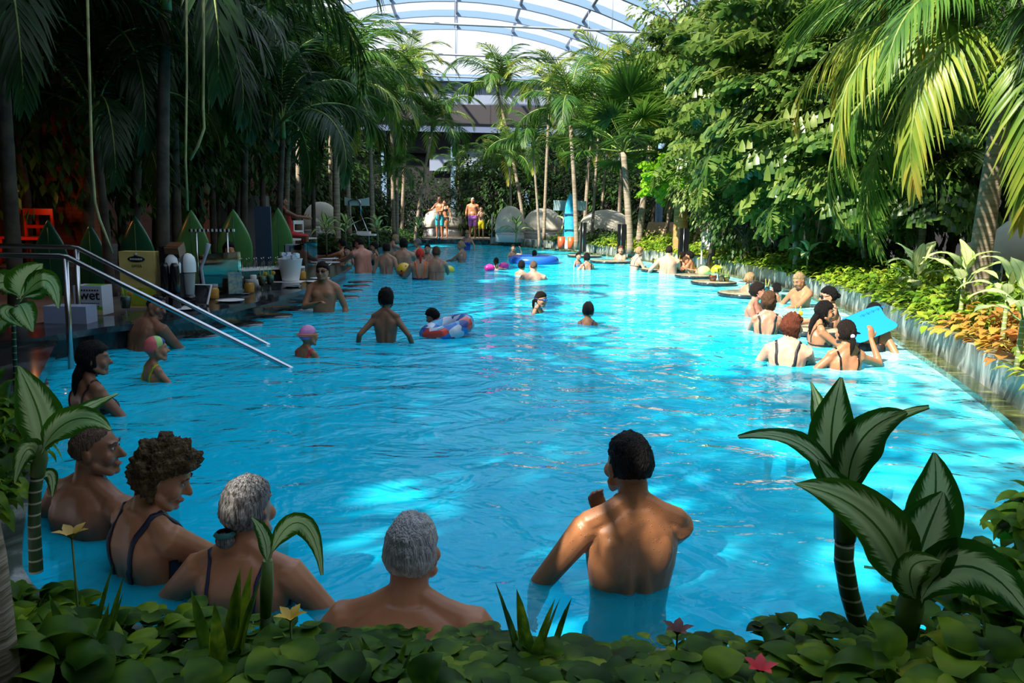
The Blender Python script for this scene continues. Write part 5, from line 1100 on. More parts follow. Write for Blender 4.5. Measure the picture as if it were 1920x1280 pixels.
text('wet',bx,(.02,-.012,.165),.14,INK,bold=.0015)
b=MB(); 
for k in range(9): b.box((-.115+.028*k,-.011,.262),(.018,.002,.016)); 
for j in range(2):
    for k in range(11): b.box((-.11+.022*k,-.011,.125-.03*j),(.014,.002,.009))
b.build('small_print',INK,bx)
b=MB(); b.box((0,-.011,.072),(.30,.002,.035)); b.build('green_stripe',GRN,bx); b=MB(); b.box((0,-.011,.03),(.30,.002,.045)); b.build('yellow_stripe',YEL,bx); b=MB(); b.box((.04,.10,.3125),(.18,.16,.003)); b.build('coloured_lid',GRN,bx)
b=MB(); b.box((0,.08,.085),(.42,.2,.17)); thing(b,'carton_box',mat('pale_blue_carton',(.30,.36,.50),.6),'low pale blue carton in front of the white printed one','box',cpos(125,606))
b=MB(); b.box((0,.09,.32),(.40,.18,.64)); q=cpos(233,584); q=(q[0],q[1]+.35,q[2]); jb=thing(b,'display_box',mat('yellow_card',(.60,.46,.14),.6,var=.15,vscale=4),'tall yellow display box with a black oval badge and a bread picture','box',q)
b=MB(); b.ell((0,-.004,.555),(.10,.004,.035)); b.build('badge',INK,jb); b=MB(); [b.box((-.062+.0155*k,-.010,.555),(.009,.003,.020-.004*(k%2))) for k in range(9)]; b.build('badge_print',MT['white'],jb)
b=MB(); b.tube([(-.055+.011*k,-.004,.475+(.018 if k%2 else -.012)*(1 if k!=4 else .3)) for k in range(11)],.0035,4); b.build('script_print',INK,jb)
b=MB(); b.lathe([(0,0),(.02,.012),(.006,.035)],(0,-.006,.59),8); b.build('crest',MT['greysteel'],jb)
b=MB()
for k in range(7): b.ell((-.11+.037*k,-.004,.40-.02*k),(.05,.004,.028),Matrix.Rotation(.5,3,'Y'))
b.build('bread_picture',mat('bread_print',(.38,.16,.04),.6,var=.5,vscale=30),jb)
b=MB(); b.box((0,-.003,.13),(.39,.004,.20)); b.build('lime_print',mat('lime_print',(.35,.42,.03),.5,var=.3,vscale=6),jb)
MT['blk']=mat('gloss_black',(.008,.008,.01),.12)
b=MB(); b.box((0,0,.35),(.22,.2,.70)); r=thing(b,'coffee_machine',MT['blk'],'tall black coffee machine with a brown top between poster box and blenders','machine',(q[0]+.36,q[1]+.12,CZ))
b=MB(); b.box((.04,-.02,.66),(.16,.18,.12),0,0,Matrix.Rotation(.35,3,'X')); b.build('hopper',mat('brown_hopper',(.16,.07,.03),.3),r)
for dx in (-.05,.06): b=MB(); b.lathe([(0,0),(.05,0),(.055,.25),(.05,.48),(.03,.52),(0,.52)],(dx+.02,-.15,0),14); b.build('thermos',MT['blk'],r)
for i,(px,lb) in enumerate(((299,'white-domed blender, front one of the pair'),(318,'white-domed blender, rear one of the pair'))):
    p=cpos(px,585); r=empty('blender',(p[0],p[1]+.4+.15*i,CZ),0,lb+' behind the bar','blender')
    b=MB(); b.lathe([(0,0),(.075,0),(.08,.10),(.06,.14),(0,.14)]); b.build('base',MT['blk'],r); b=MB(); b.lathe([(.055,.14),(.075,.38),(.06,.42),(.058,.40),(.045,.15)]); b.build('jug',mat('smoke_jug%d'%i,(.25,.27,.27),.15),r)
    b=MB(); b.lathe([(.085,.40),(.088,.50),(.075,.57),(.04,.61),(0,.62)]); b.build('dome',MT['white'],r)
# counter clutter
def plate(px,py,rx=.15,lb='',ry=None,z=CZ,m='white',grp=None):
    b=MB(); b.lathe([(0,.004),(rx*.6,.004),(rx,.018),(rx*1.02,.022),(rx*.6,0),(0,0)],(0,0,0),24)
    p=cpos(px,py,z); o=thing(b,'plate',MT[m],lb,'plate',p,grp); o.scale=(1,(ry or rx)/rx,1); return o
plate(431,565,.17,'white oval plate at the counter edge below the menu card'); plate(340,580,.19,'white oval plate behind the handrails')
plate(455,552,.10,'small pale dish between the two orange jars',m='steel'); plate(548,538,.14,'steel-rimmed tray beside the cocktails',m='steel'); plate(600,523,.16,'white plate left of the man in sunglasses'); plate(592,529,.16,'second white plate stacked in front left of the man in sunglasses'); plate(617,486,.22,'white plate at the far bar end'); plate(618,493,.22,'white tray at the far bar end in front of the plate')
MT['jar']=mat('amber_jar',(.50,.25,.04),.25,coat=.5); MT['lid']=mat('grey_lid',(.22,.21,.20),.5)
for px,py,lb in ((401,560,'amber jar with a grey lid left of the menu card'),(468,549,'amber jar with a grey lid right of the menu card'),(566,524,'amber jar with a grey lid behind the glass screen near the plates')):
    r=empty('jar',cpos(px,py),0,lb,'jar'); b=MB(); b.lathe([(0,0),(.062,0),(.066,.02),(.066,.12),(.05,.15)],n=18); b.build('body',MT['jar'],r); b=MB(); b.lathe([(.055,.148),(.057,.185),(0,.19)],n=18); b.build('lid',MT['lid'],r)
MT['drinkglass']=glassmat('drinking_glass',(.85,.93,.92),.25)
def drink(p,c,lb,h=.15,r0=.034,straw=(.35,.55,.05),stem=False,grp=None,cat='glass',garn=None):
    r=empty('cocktail_glass' if stem else 'drinking_glass',p,0,lb,cat,grp); b=MB()
    z0=.07 if stem else 0
    if stem: b.lathe([(0,0),(.035,.002),(.006,.01),(.006,.07)],n=12)
    b.lathe([(0,z0),(r0*.8,z0+.004),(r0*1.15,z0+h*.6),(r0,z0+h)],n=14); b.build('bowl',MT['drinkglass'],r)
    b=MB(); b.lathe([(0,z0+.006),(r0*.76,z0+.008),(r0*1.08,z0+h*.58),(r0*.99,z0+h*.8),(0,z0+h*.8)],n=14); b.build('drink',mat('drink%d'%len(bpy.data.materials),c,.2),r)
    if straw:
        for dx in (-.03,.035): b=MB(); b.tube([(0,0,z0+.03),(dx,0,z0+h+.09)],.004,5); b.build('straw',mat('straw%d'%len(bpy.data.materials),straw,.4),r)
    if garn: b=MB(); b.ell((r0,0,z0+h),(.03,.008,.03)); b.build('fruit_slice',mat('slice%d'%len(bpy.data.materials),garn,.5),r)
    return r
drink(cpos(237,590),(.25,.36,.30),'stemmed glass with two lime straws and an orange slice before the yellow box',.16,.05,(.3,.6,.05),True,garn=(.75,.3,.03))
drink(cpos(492,545),(.35,.38,.10),'left cocktail with yellow straws beside the paper cups',.17,.05,(.6,.55,.1),True,garn=(.6,.35,.05)); drink(cpos(507,543),(.30,.36,.12),'right cocktail with a green straw beside the ice bucket',.17,.05,(.3,.6,.05),True,garn=(.6,.4,.05))
b=MB(); b.lathe([(0,0),(.035,0),(.045,.20),(.04,.21),(0,.21)],n=14); thing(b,'paper_cup_stack',MT['white'],'taller stack of white paper cups on the counter','cups',cpos(476,543)); b=MB(); b.lathe([(0,0),(.035,0),(.043,.13),(0,.135)],n=14); thing(b,'paper_cup_stack',MT['white'],'shorter stack of white paper cups on the counter','cups',cpos(484,541))
b=MB(); b.box((0,0,.17),(.20,.02,.34),0,.2); mc=thing(b,'menu_card',MT['drinkglass'],'upright menu card in a clear stand by the glass screen','menu',cpos(443,556)); b=MB(); b.box((0,-.012,.18),(.17,.004,.28),0,.2); b.build('menu_sheet',mat('menu_print',(.10,.28,.40),.5,col2=(.45,.55,.40),vscale=25),mc)
b=MB(); b.box((0,0,.13),(.30,.02,.24),0,0,Matrix.Rotation(-.6,3,'X')); pt=thing(b,'tablet',MT['blk'],'tilted white-framed tablet on the bar counter','tablet',cpos(368,572)); b=MB(); b.box((0,.016,.128),(.33,.012,.27),0,0,Matrix.Rotation(-.6,3,'X')); b.build('frame',MT['white'],pt)
r=empty('ice_bucket',cpos(533,531),0,'white ice bucket full of ice on the counter','bucket'); r.location.y+=.35; b=MB(); b.lathe([(0,0),(.13,0),(.135,.02),(.19,.34),(.20,.35),(.18,.35),(.12,.03)],n=24); b.build('bucket',MT['white'],r)
b=MB(); rd=random.Random(4)
for k in range(22): b.box((rd.uniform(-.11,.11),rd.uniform(-.11,.11),.33+rd.uniform(0,.10)),(.06,.05,.05),0,rd.uniform(0,3))
tag(b.build('ice',mat('ice',(.6,.68,.78),.15),r),kind='stuff')
b=MB(); b.box((0,0,.01),(.62,.35,.02)); thing(b,'tray',MT['white'],'white tray under the ice bucket','tray',(r.location.x-.1,r.location.y-.05,CZ-.015)); r.location.z+=.01
# glass screens
for i,(x0,x1,y0,y1,lb) in enumerate([(384,461,478,560,'low clear glass screen on the bar counter with the bartender behind it'),(552,583,462,528,'clear glass screen at the far half of the bar'),(583,601,455,515,'narrow clear glass screen before the far bar end')]):
    a=W(x0,y1,CZ); c=W(x1,y1-12,CZ); hh=D(x0,y0,a.y).z-CZ; m_=(a+c)/2; d=c-a
    b=MB(); b.box((0,0,hh/2),(Vector((d.x,d.y)).length,.012,hh),0,math.atan2(d.y,d.x)); thing(b,'glass_screen',MT['glass'],lb,'screen',(m_.x-.08,m_.y+.08,CZ))
# rack with striped shade, lamp arm, blue board, till, glass shelf
a=D(372,520,10.5); tz=D(372,432,10.5).z; r=empty('shade_rack',(a.x,a.y,GZ),0,'slim steel rack with a black and white striped shade over the bar','rack'); b=MB(); b.tube([(0,0,0),(0,0,tz-GZ)],.014,8); b.build('post',MT['steel'],r); b=MB(); b.tube([(.42,0,0),(.42,0,tz-GZ)],.014,8); b.build('post',MT['steel'],r)
b=MB(); 
for k in range(22): b.box((-.08+.028*k,0,tz-GZ+.01*k/22),(.028,.03,.035),k%2)
b.build('striped_shade',[MT['blk'],MT['white']],r)
a=D(382,540,9.6); r=tag(MB().tube([(0,0,0),(0,0,.25),(-.02,0,.45),(.05,0,.62),(.09,0,.75)],[.02,.02,.02,.02,.03],8).build('desk_lamp',MT['greysteel'],None,(a.x,a.y,CZ-.05)),'grey lamp with a bent arm on the bar left of the screen','lamp')
a=D(495,463,14); c=D(495,387,14); b=MB(); b.box((0,0,(c.z-GZ)/2),(.29,.05,c.z-GZ)); r=thing(b,'sign_board',mat('dark_blue_board',(.035,.07,.12),.4),'tall dark blue board standing behind the bar','board',(a.x,a.y,GZ))
a=D(551,486,14.5); b=MB(); b.box((0,0,.14),(.24,.25,.28)); r=thing(b,'cash_till',mat('grey_till',(.28,.30,.38),.4),'grey till behind the far glass screen','till',(a.x,a.y,a.z)); b=MB(); b.box((-.13,0,.14),(.02,.24,.26)); b.build('side_panel',MT['blk'],r)
a=D(500,500,12.2); sh_=empty('back_shelf',(a.x,a.y,GZ),0,'white-edged glass shelf behind the bar counter','shelf'); b=MB(); b.box((0,0,a.z-GZ-.02),(1.2,.35,.03),0,.9); b.build('shelf_top',MT['white'],sh_); b=MB(); b.box((0,0,(a.z-GZ)/2-.02),(1.1,.25,a.z-GZ-.05),0,.9); b.build('shelf_body',MT['blk'],sh_)
for k in range(18):
    u=-.52+1.04*(k%9)/8; v=-.07+.14*(k//9); x=a.x+u*math.cos(.9)-v*math.sin(.9); y=a.y+u*math.sin(.9)+v*math.cos(.9); b=MB(); b.lathe([(.028,0),(.03,.05),(.006,.10),(.006,.15),(.03,.155)],n=10)
    thing(b,'wine_glass',MT['drinkglass'],'upturned clear wine glass on the shelf behind the bar','glass',(x,y,a.z-.005),'wine glasses on the back shelf')
# round stone seats just awash along the bar
for i,(px,py,rr) in enumerate([(372,627,.28),(452,607,.28),(512,592,.27),(560,579,.27),(603,566,.26),(645,557,.26),(654,545,.26),(668,536,.26),(676,529,.26)]):
    p=W(px,py,.0); r=empty('stone_stool',(p.x,p.y,FL),0,'round dark stone seat awash in front of the bar, number from the steps'.replace(', number from the steps',''),'stool','stone seats awash along the bar'); b=MB(); b.lathe([(0,-FL+.012),(rr*.93,-FL+.010),(rr,-FL-.02),(rr,-FL-.07),(0,-FL-.07)],n=28); b.build('seat',MT['counter'],r); b=MB(); b.lathe([(.09,0),(.09,-FL-.07)],n=12); b.build('pedestal',MT['counter'],r)
# ------------------------------------------------------------------ right side tables and drinks
MT['tabletop']=marble('mosaic_table',(.05,.05,.03),(.30,.28,.18),(.6,.58,.45),6,.3)
def table(px,py,rr,label):
    p=W(px,py,.07); r=empty('pool_table',(p.x,p.y,FL),0,label,'table'); b=MB(); b.lathe([(0,-FL+.07),(rr*.97,-FL+.07),(rr,-FL+.055),(rr,-FL+.02),(rr*.95,-FL+.01),(0,-FL+.01)],n=32,mf=lambda i:0 if i<2 else 1); b.build('table_top',[MT['tabletop'],MT['counter']],r); b=MB(); b.lathe([(.12,0),(.12,-FL+.01)],n=14); b.build('pedestal',MT['counter'],r); return p
t1=table(1338,527,.46,'round stone table at water level with a red drink, empty of bathers'); t2=table(1400,548,.50,'round stone table beside the flushed dark-haired man'); t3=table(1520,612,.50,'round stone table in the middle of the near right group')
t4=table(1248,504,.62,'round stone table with yellow drinks by the broad pale man'); t5=table(1145,488,.60,'round stone table beside the woman in beige'); t6=table(1096,478,.55,'round stone table farthest along the right kerb'); t7=table(1303,515,.45,'round stone table edge behind the drinks table')
TZ=.072
def tp(t,dx,dy): return (t.x+dx,t.y+dy,TZ)
drink(tp(t1,-.02,.0),(.75,.08,.03),'red drink in a low glass on the empty round table',.13,.07); drink(tp(t1,.13,-.05),(.55,.42,.30),'milky drink next to the red one',.16,.05); drink(tp(t1,.26,.0),(.70,.60,.05),'yellow drink at the right of the red one',.12,.06)
drink(tp(t2,.08,.0),(.60,.62,.58),'clear plastic cup on the table beside the flushed man',.20,.05,None); drink(tp(t4,-.25,-.1),(.80,.60,.02),'left yellow cocktail by the pale man',.26,.09); drink(tp(t4,-.08,-.2),(.75,.36,.05),'amber drink between the yellow cocktails',.14,.06); drink(tp(t4,.28,-.1),(.85,.66,.02),'right yellow cocktail by the pale man',.26,.09); drink(tp(t4,.12,.0),(.6,.62,.66),'clear pitcher between the yellow cocktails',.28,.06,None)
drink(tp(t3,.02,-.25),(.03,.02,.02),'tall dark cola glass with ice before the smiling girl',.20,.04,(.8,.8,.3),garn=(.7,.7,.72)); drink(tp(t3,-.12,.15),(.55,.42,.05),'yellow cocktail with a straw in the middle of the group',.14,.04,garn=(.75,.5,.02)); drink(tp(t3,-.28,-.1),(.6,.3,.04),'orange drink beside the auburn-haired woman',.12,.04)
p=W(1418,590,.0); drink((t2.x+.22,t2.y-.38,TZ),(.6,.62,.6),'clear glass at the mouth of the flushed man',.18,.045,(.8,.7,.1))
b=MB(); b.lathe([(0,0),(.035,0),(.045,.12),(0,.12)],n=12); thing(b,'green_cup',mat('green_cup',(.03,.42,.25),.3),'green cup by the small girl with the dark bun','cup',(W(1469,565).x,W(1469,565).y,-.01))
# kickboard
kb=[(-.30,-.20),(-.31,.0),(-.27,.16),(-.10,.20),(.08,.235),(.13,.24),(.17,.20),(.22,.10),(.30,.02),(.34,-.03),(.30,-.08),(.10,-.15),(-.05,-.21),(-.18,-.26),(-.27,-.255)]
kb=[(D(x,y,8.0).x,D(x,y,8.0).z) for x,y in [(1578,598),(1600,590),(1628,578),(1648,573),(1654,577),(1657,588),(1664,597),(1681,606),(1680,614),(1655,625),(1632,633),(1610,643),(1598,640),(1583,628),(1577,612)]]
mx_=sum(x for x,_ in kb)/len(kb); mz_=sum(z for _,z in kb)/len(kb); kb=smooth_poly([(x-mx_,z-mz_) for x,z in kb],1)
b=MB(); nK=len(kb); a0=b.add([(x,-.022,z) for x,z in kb]); a1=b.add([(x,.022,z) for x,z in kb]); b.face([a0+i for i in reversed(range(nK))] ,0,None,False); b.face([a1+i for i in range(nK)],0,None,False)
for i in range(nK): b.face((a0+i,a0+(i+1)%nK,a1+(i+1)%nK,a1+i),1,None,False)
kr=thing(b,'kickboard',[mat('sky_blue_foam',(.006,.30,.66),.6),mat('deep_blue_foam',(.01,.14,.48),.5)],'bright blue foam kickboard held up by the tan woman','kickboard',(mx_,8.0,mz_)); kr.rotation_euler=(-.25,0,0)
b=MB(); n_=16
for k in range(n_): u=k/(n_-1); b.box((-.10+.26*u,-.0235,.075+.115*u+.006*math.sin(k*2.1)),(.004+.004*(k%3),.002,.020),0,0,Matrix.Rotation((-.42+.35*(k%3-1)),3,'Y'))
b.build('faded_print',mat('board_print',(.005,.15,.40),.5),kr)
for x,z,rt in ((-.22,-.02,.5),(-.14,-.10,.2)): b=MB(); b.ell((x,-.0225,z),(.04,.003,.012),Matrix.Rotation(rt,3,'Y')); b.build('hand_slot',MT['lens'],kr)
# floats, rings, ball
def ring(px,py,R0,r0,m,label,tilt=(0,0,0),z=.03):
    p=W(px,py,z); b=MB(); prev=None; first=None
    for i in range(33):
        a=2*PI*i/32; q=b.ring(Vector((math.cos(a)*R0,math.sin(a)*R0,0)),Vector((math.cos(a)*r0,math.sin(a)*r0,0)),Vector((0,0,r0)),12)
        if prev is not None: b.bridge(prev,q,12)
        prev=q
    o=thing(b,'swim_ring',m,label,'swim ring',p); o.rotation_euler=tilt; return o
vm,t,N,L_,B_=newmat('patterned_ring'); v=N.new('ShaderNodeTexVoronoi'); v.inputs['Scale'].default_value=9; tc=N.new('ShaderNodeTexCoord'); L_.new(tc.outputs['Object'],v.inputs[0]); rr=N.new('ShaderNodeValToRGB'); rr.color_ramp.interpolation='CONSTANT'; sp=N.new('ShaderNodeSeparateXYZ'); L_.new(v.outputs['Color'],sp.inputs[0]); L_.new(sp.outputs[0],rr.inputs[0])
rr.color_ramp.elements[0].color=(.03,.20,.60,1); rr.color_ramp.elements[1].color=(.60,.08,.06,1); rr.color_ramp.elements[1].position=.86
for p_,c_ in ((.35,(.65,.72,.80)),(.6,(.05,.08,.30)),(.72,(.10,.45,.75))): e=rr.color_ramp.elements.new(p_); e.color=(*c_,1)
L_.new(rr.outputs[0],B_.inputs['Base Color']); B_.inputs['Roughness'].default_value=.15
ring(838,616,.235,.095,vm,'blue, white and red patterned swim ring around the small boy',(0,-.30,.3),.07); ring(1001,489,.55,.15,mat('blue_ring',(.02,.12,.50),.2),'large plain blue swim ring at the far side of the pool',z=.06)
p=W(759,519,.0); b=MB(); b.ell((0,0,0),(.16,.16,.16),None,20,14); bm,t,N,L_,B_=newmat('spotted_ball'); v=N.new('ShaderNodeTexVoronoi'); v.inputs['Scale'].default_value=13; tc=N.new('ShaderNodeTexCoord'); L_.new(tc.outputs['Object'],v.inputs[0]); rr=N.new('ShaderNodeValToRGB'); rr.color_ramp.interpolation='CONSTANT'; rr.color_ramp.elements[0].color=(.02,.015,.01,1); rr.color_ramp.elements[1].position=.28; rr.color_ramp.elements[1].color=(.80,.50,.04,1); L_.new(v.outputs['Distance'],rr.inputs[0])
sp=N.new('ShaderNodeSeparateXYZ'); L_.new(tc.outputs['Object'],sp.inputs[0]); lt=N.new('ShaderNodeMath'); lt.operation='LESS_THAN'; lt.inputs[1].default_value=-.01; L_.new(sp.outputs['Z'],lt.inputs[0]); mx=N.new('ShaderNodeMixRGB'); mx.blend_type='MULTIPLY'; mx.inputs[2].default_value=(1,.25,.15,1); L_.new(lt.outputs[0],mx.inputs[0]); L_.new(rr.outputs[0],mx.inputs[1]); L_.new(mx.outputs[0],B_.inputs['Base Color']); B_.inputs['Roughness'].default_value=.3
thing(b,'beach_ball',bm,'yellow and red ball with black spots held by the red-haired woman','ball',(p.x,p.y-.1,.15))
for px,py,c,lb,r0 in ((917,503,(.85,.04,.35),'pink armband on the left arm of the small child',.13),(944,499,(.85,.04,.35),'pink armband on the right arm of the small child',.13),(841,506,(.80,.70,.05),'yellow float beside the woman with the coral band',.13),(1346,508,(.55,.78,.03),'yellow-green float right of the girl by the planter wall',.18),(1319,509,(.75,.78,.25),'pale yellow float left of the girl by the planter wall',.16)):
    p=W(px,py,.05); b=MB(); b.ell((0,0,0),(r0,r0*.8,r0*.75),None,14,10,0,lambda d,q:q*(1+.08*math.cos(3*math.atan2(d.y,d.x)))); thing(b,'arm_float',mat('float%d'%px,c,.25),lb,'float',(p.x,p.y,r0*.4))
# ------------------------------------------------------------------ far deck, daybeds, loungers, signs
a=D(812,452,33.9); c=D(928,452,33.9); b=MB(); b.box(((a.x+c.x)/2,35.2,.185),(c.x-a.x,2.8,.03)); thing(b,'wooden_deck',mat('deck_boards',(.16,.13,.10),.6,var=.3,vscale=2,stretch=(6,1,1)),'wooden deck at the far end under the standing bathers','deck')
for px,y0,lb in ((821,398,'steel grab rail at the left end of the far deck'),(922,402,'steel grab rail at the right end of the far deck')):
    p=D(px,460,33.0); t=D(px,y0,33.0); b=MB(); b.tube([(0,0,-.3),(0,0,t.z),(.0,.35,t.z+.02),(0,.75,t.z-.15),(0,.9,.2)],.022,8); thing(b,'grab_rail',MT['steel'],lb,'handrail',(p.x,32.9,0))
MT['cream']=mat('cream_fabric',(.62,.57,.47),.75,var=.12,vscale=2,bump=.3,bscale=5); MT['mattress']=mat('white_mattress',(.72,.72,.70),.7)
def daybed(px,py,wpx,Y,label,rz=0,dk=False):
    wd=wpx/FPX*Y; c=D(px,py,Y); h=c.z-GZ; r=empty('daybed',(c.x,Y,GZ),rz,label,'daybed'); b=MB(); prev=None
    for j in range(9):                                  # folding hood
        ph=PI*.5*j/8+.05; K=[]
        for i in range(17):
            a=PI*i/16; x=-math.cos(a)*wd/2; rr_=max(0,math.sin(a))
            K.append((x,-wd*.36*math.cos(ph)*(rr_**.8)-.02,.38+(h-.38)*math.sin(ph)*(rr_**.75)*(1+.012*(j%2))))
        q=b.add(K)
        if prev is not None:
            for i in range(16): b.face((prev+i,prev+i+1,q+i+1,q+i))
        prev=q
    o=b.build('hood',MT['cream'],r); sl=o.modifiers.new('t','SOLIDIFY'); sl.thickness=.02
    b=MB(); b.lathe([(0,.40),(wd*.44,.40),(wd*.47,.36),(wd*.47,.30),(0,.30)],n=28); o=b.build('mattress',MT['mattress'],r); o.scale=(1,.75,1)
    b=MB(); b.lathe([(wd*.48,.30),(wd*.48,.0),(0,0)],n=28); o=b.build('base',MT['mattress'] if not dk else MT['cream'],r); o.scale=(1,.75,1); return r
daybed(1136,393,102,30,'wide cream daybed behind the two curved palm trunks'); daybed(1019,390,76,33,'cream daybed left of the blue pump sign'); daybed(957,386,56,32,'narrow cream daybed right of the far deck'); daybed(832,388,80,38.5,'shaded daybed behind the standing couple'); daybed(602,378,70,31,'shaded beige daybed left of the stout palm trunk'); daybed(1945,400,200,10.6,'large cream daybed at the right edge behind the ringed trunk')
daybed(775,395,60,40,'shaded grey daybed behind the thin trunks',0,True)
for px,Y,lb in ((1212,25.5,'tan wooden lounger behind the leaning fan palm'),(1240,26,'tan wooden lounger left of the orange trunk'),(1310,25,'tan lounger right of the orange trunk')):
    c=D(px,440,Y); r=empty('sun_lounger',(c.x,Y,GZ),-.5,lb,'sun lounger'); wm=mat('tan_canvas%d'%px,(.55,.36,.20),.6,var=.15); b=MB(); b.box((0,0,.33),(.65,1.3,.05)); b.build('seat',wm,r); b=MB(); b.box((0,.85,.62),(.65,.05,.85),0,0,Matrix.Rotation(-.7,3,'X')); b.build('backrest',wm,r)
    for sx_ in (-.28,.28):
        for sy_ in (-.55,.55): b=MB(); b.box((sx_,sy_,.15),(.05,.05,.30)); b.build('leg',wm,r)
for px,y0,y1,Y,wd,lb in ((1094,417,445,25,.20,'black pillar speaker left of the wide daybed'),(1166,420,448,24,.24,'black pillar speaker in front of the curved fan palm trunk'),(1283,428,456,20,.24,'black pillar speaker at the foot of the orange trunk'),(1888,490,620,8.9,.20,'black pillar speaker behind the pale striped plants at the right')):
    t=D(px,y0,Y); b=MB(); b.box((0,0,(t.z-GZ)/2),(wd,.18,t.z-GZ)); r=thing(b,'speaker_pillar',MT['blk'],lb,'speaker',(t.x,Y,GZ)); b=MB(); b.tube([(-.02 if Y>10 else -wd/2-.01,-.10,0),(-.02 if Y>10 else -wd/2-.01,-.10,t.z-GZ)],.012,6); b.build('edge_strip',MT['steel'],r)
# blue pump sign
c=D(1070,362,27); r=empty('sign_stand',(c.x,27,GZ),0,'turquoise board-shaped sign with round top behind the planter','sign'); b=MB(); prev=None; h=c.z-GZ
for k in range(15):
    u=k/14; hw=.19*(1 if u<.55 else max(.04,max(0,math.cos((u-.55)/.45*PI/2))**.6)); q=b.ring(Vector((0,0,.25+(h-.25)*u)),Vector((hw,0,0)),Vector((0,.05,0)),14)
    if prev is not None: b.bridge(prev,q,14)
    prev=q
b.build('board',mat('turquoise_board',(.01,.36,.60),.25,col2=(.08,.50,.66),vscale=5),r); b=MB(); b.box((0,0,.14),(.3,.25,.28)); b.build('foot',MT['white'],r)
b=MB(); b.box((0,-.06,h*.62),(.44,.03,.04)); b.box((0,-.06,h*.34),(.44,.03,.03)); b.build('cross_band',mat('navy_band',(.02,.06,.14),.4),r)
c=D(1052,385,28); b=MB(); b.box((0,0,0),(.75,.02,.36)); b.box((.6,0,0),(.4,.02,.34)); sg=thing(b,'panel_screen',mat('pale_panel',(.30,.42,.42),.3),'pale grey-green panel behind the turquoise sign','panel',(c.x+.1,28,c.z)); b=MB(); b.tube([(0,0,-.15),(0,0,GZ-c.z)],.03,6); b.build('post',MT['steel'],sg)
for px,c_ in ((1053,(.75,.10,.03)),(1071,(.75,.12,.03))): p=D(px,438,26.5); b=MB(); b.lathe([(0,0),(.11,0),(.13,.42),(0,.42)],n=12); thing(b,'red_pot',mat('red_pot%d'%px,c_,.4),'left red-orange pot under the turquoise sign' if px==1053 else 'right red-orange pot under the turquoise sign','pot',(p.x,26.5,GZ))
# white folding sign
c=D(1326,432,19.5); r=empty('folding_sign',(c.x,19.5,GZ),0,'white sign board on legs behind the right hedge','sign'); h=c.z-GZ; b=MB(); b.box((0,0,h-.24),(.26,.03,.46)); b.build('panel',MT['white'],r)
for sx_ in (-.11,.11): b=MB(); b.box((sx_,0,(h-.45)/2),(.03,.03,h-.45)); b.build('leg',MT['white'],r)
b=MB(); 
for k in range(6): b.box((-.08+.032*k,-.017,h-.40),(.018,.003,.03))
b.build('small_print',INK,r)
# lifeguard board on bent frame
c=D(669,378,24); r=empty('board_stand',(c.x,24,GZ),0,'pale board on a bent steel frame under the palms','stand'); h=c.z-GZ; b=MB(); n_=8; 
for k in range(n_): x0=-.38+.76*k/n_; x1=x0+.76/n_; zc=lambda x:.10*(x/.38)**2; a0=b.add([(x0,0,h-.12+0),(x1,0,h-.12),(x1,0,h+.08+zc(x1)*.6),(x0,0,h+.08+zc(x0)*.6)]); b.face((a0,a0+1,a0+2,a0+3),0,None,False)
o=b.build('board',mat('pale_green_board',(.42,.58,.54),.4),r); sl=o.modifiers.new('t','SOLIDIFY'); sl.thickness=.03
b=MB(); b.tube([(-.22,-.05,h-.4),(-.22,-.05,h+.02),(-.12,-.05,h+.06),(.05,-.05,h+.06),(.12,-.05,h),(.12,-.05,h-.4)],.025,6); b.tube([(-.22,-.05,h-.4),(.02,-.05,.5),(.02,-.05,0)],.022,6); b.tube([(.12,-.05,h-.4),(.36,-.05,.5),(.36,-.05,0)],.022,6); b.build('frame',MT['steel'],r)
b=MB(); b.box((.19,.0,.46),(.75,.4,.05)); b.box((.2,0,.52),(.4,.3,.08)); b.build('seat',MT['white'],r)
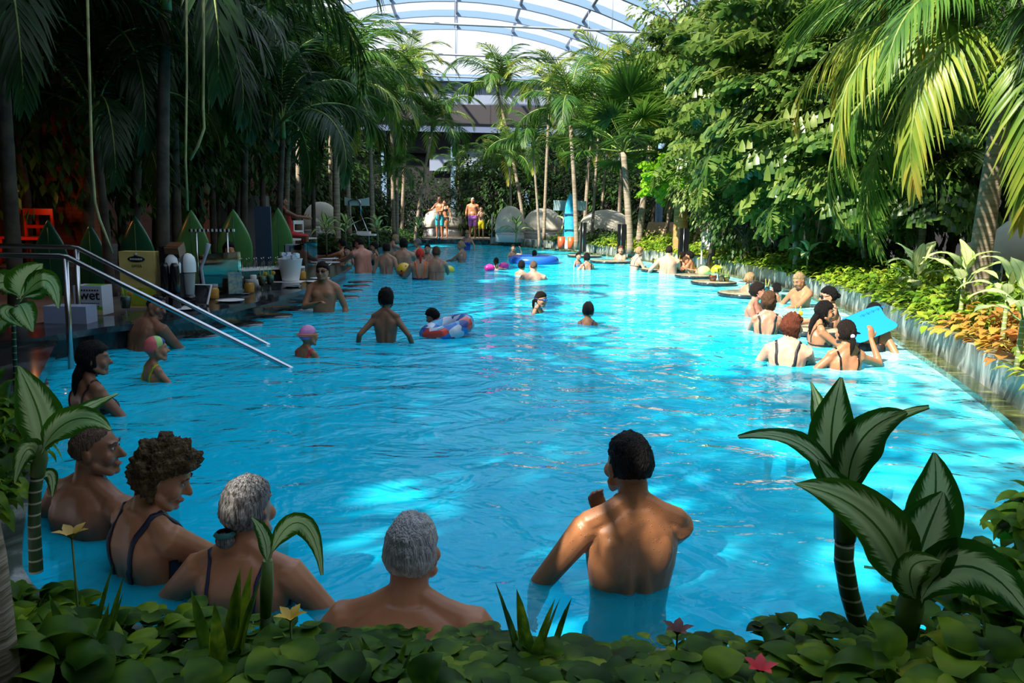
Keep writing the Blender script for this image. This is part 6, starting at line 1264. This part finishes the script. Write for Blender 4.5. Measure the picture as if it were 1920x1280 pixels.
# chairs behind the bar
def chair(p,rz,m,label,grp=None,sc=1):
    r=empty('chair',p,rz,label,'chair',grp); r.scale=(sc,)*3; b=MB(); b.box((0,0,.44),(.44,.44,.04)); b.build('seat',m,r)
    b=MB(); b.box((0,.22,.86),(.42,.03,.10)); b.box((0,.22,.62),(.42,.03,.05)); 
    for x in (-.2,.2): b.box((x,.22,.66),(.04,.04,.5))
    b.build('backrest',m,r)
    for x in (-.2,.2):
        for y in (-.2,.2): b=MB(); b.tube([(x,y,.43),(x*1.15,y*1.15,0)],.018,6); b.build('leg',m,r)
    return r
RED=mat('red_lacquer',(.75,.04,.01),.3)
for px,Y,lb in ((36,11.4,'left red bar chair glowing by the brick wall'),(64,11.2,'right red bar chair glowing by the brick wall')): p=D(px,430,Y); chair((p.x,Y,GZ+.35),.2,RED,lb,None,.9)
b=MB(); p=D(43,430,11.3); b.box((p.x,11.35,GZ+.17),(1.6,1.0,.36)); thing(b,'wooden_platform',MT['bark'],'dark wooden platform under the red bar chairs','platform')
pl=bpy.data.lights.new('wall_lamp','POINT'); po=bpy.data.objects.new('wall_lamp',pl); C.objects.link(po); p=D(20,365,10.6); po.location=p; pl.energy=7; pl.color=(1,.35,.12); pl.shadow_soft_size=.1
b=MB(); b.lathe([(0,.16),(.06,.12),(.10,0)],(0,0,0),12); thing(b,'lamp_shade',mat('lamp_amber',(.5,.25,.08),.5),'small amber lamp shade above the red chairs','lamp',(p.x,p.y,p.z+.05))
for px,py,Y,lb in ((603,437,26,'white chair left of the stout ringed trunk'),(545,428,20,'white chair holding the lifeguard'),(572,440,21,'white chair right of the lifeguard')): p=D(px,py,Y); chair((p.x,Y,GZ),1.2,MT['white'],lb)
# pillars
def pillar(name,px,Y,wd,m,h=6.5):
    p=D(px,430,Y); b=MB(); b.box((p.x,Y,h/2),(wd,wd,h)); struct(name,b,m)
MT['brick2']=brick('lit_brick',(.38,.09,.04),(.28,.07,.03),(.12,.06,.04),4)  # brighter copy of the red brick, light put into its colour
pillar('trim_5',1575,16.3,1.0,MT['brick2'],3.2); pillar('trim_6',366,20,.7,MT['brick2'],4.5); p=D(1234,430,29); b=MB(); b.lathe([(.14,0),(.14,7)],(p.x,29,0),14); struct('trim_7',b,MT['bluesteel'])
p=D(30,400,12.3); b=MB(); b.box((p.x,12.3,1.6),(2.6,.3,3.2)); struct('wall_left_lit',b,MT['brick2'])
p=D(420,400,23); b=MB(); b.box((p.x,23,.95),(2.6,.3,1.6)); struct('wall_left_white',b,mat('grey_plaster',(.30,.29,.30),.8))
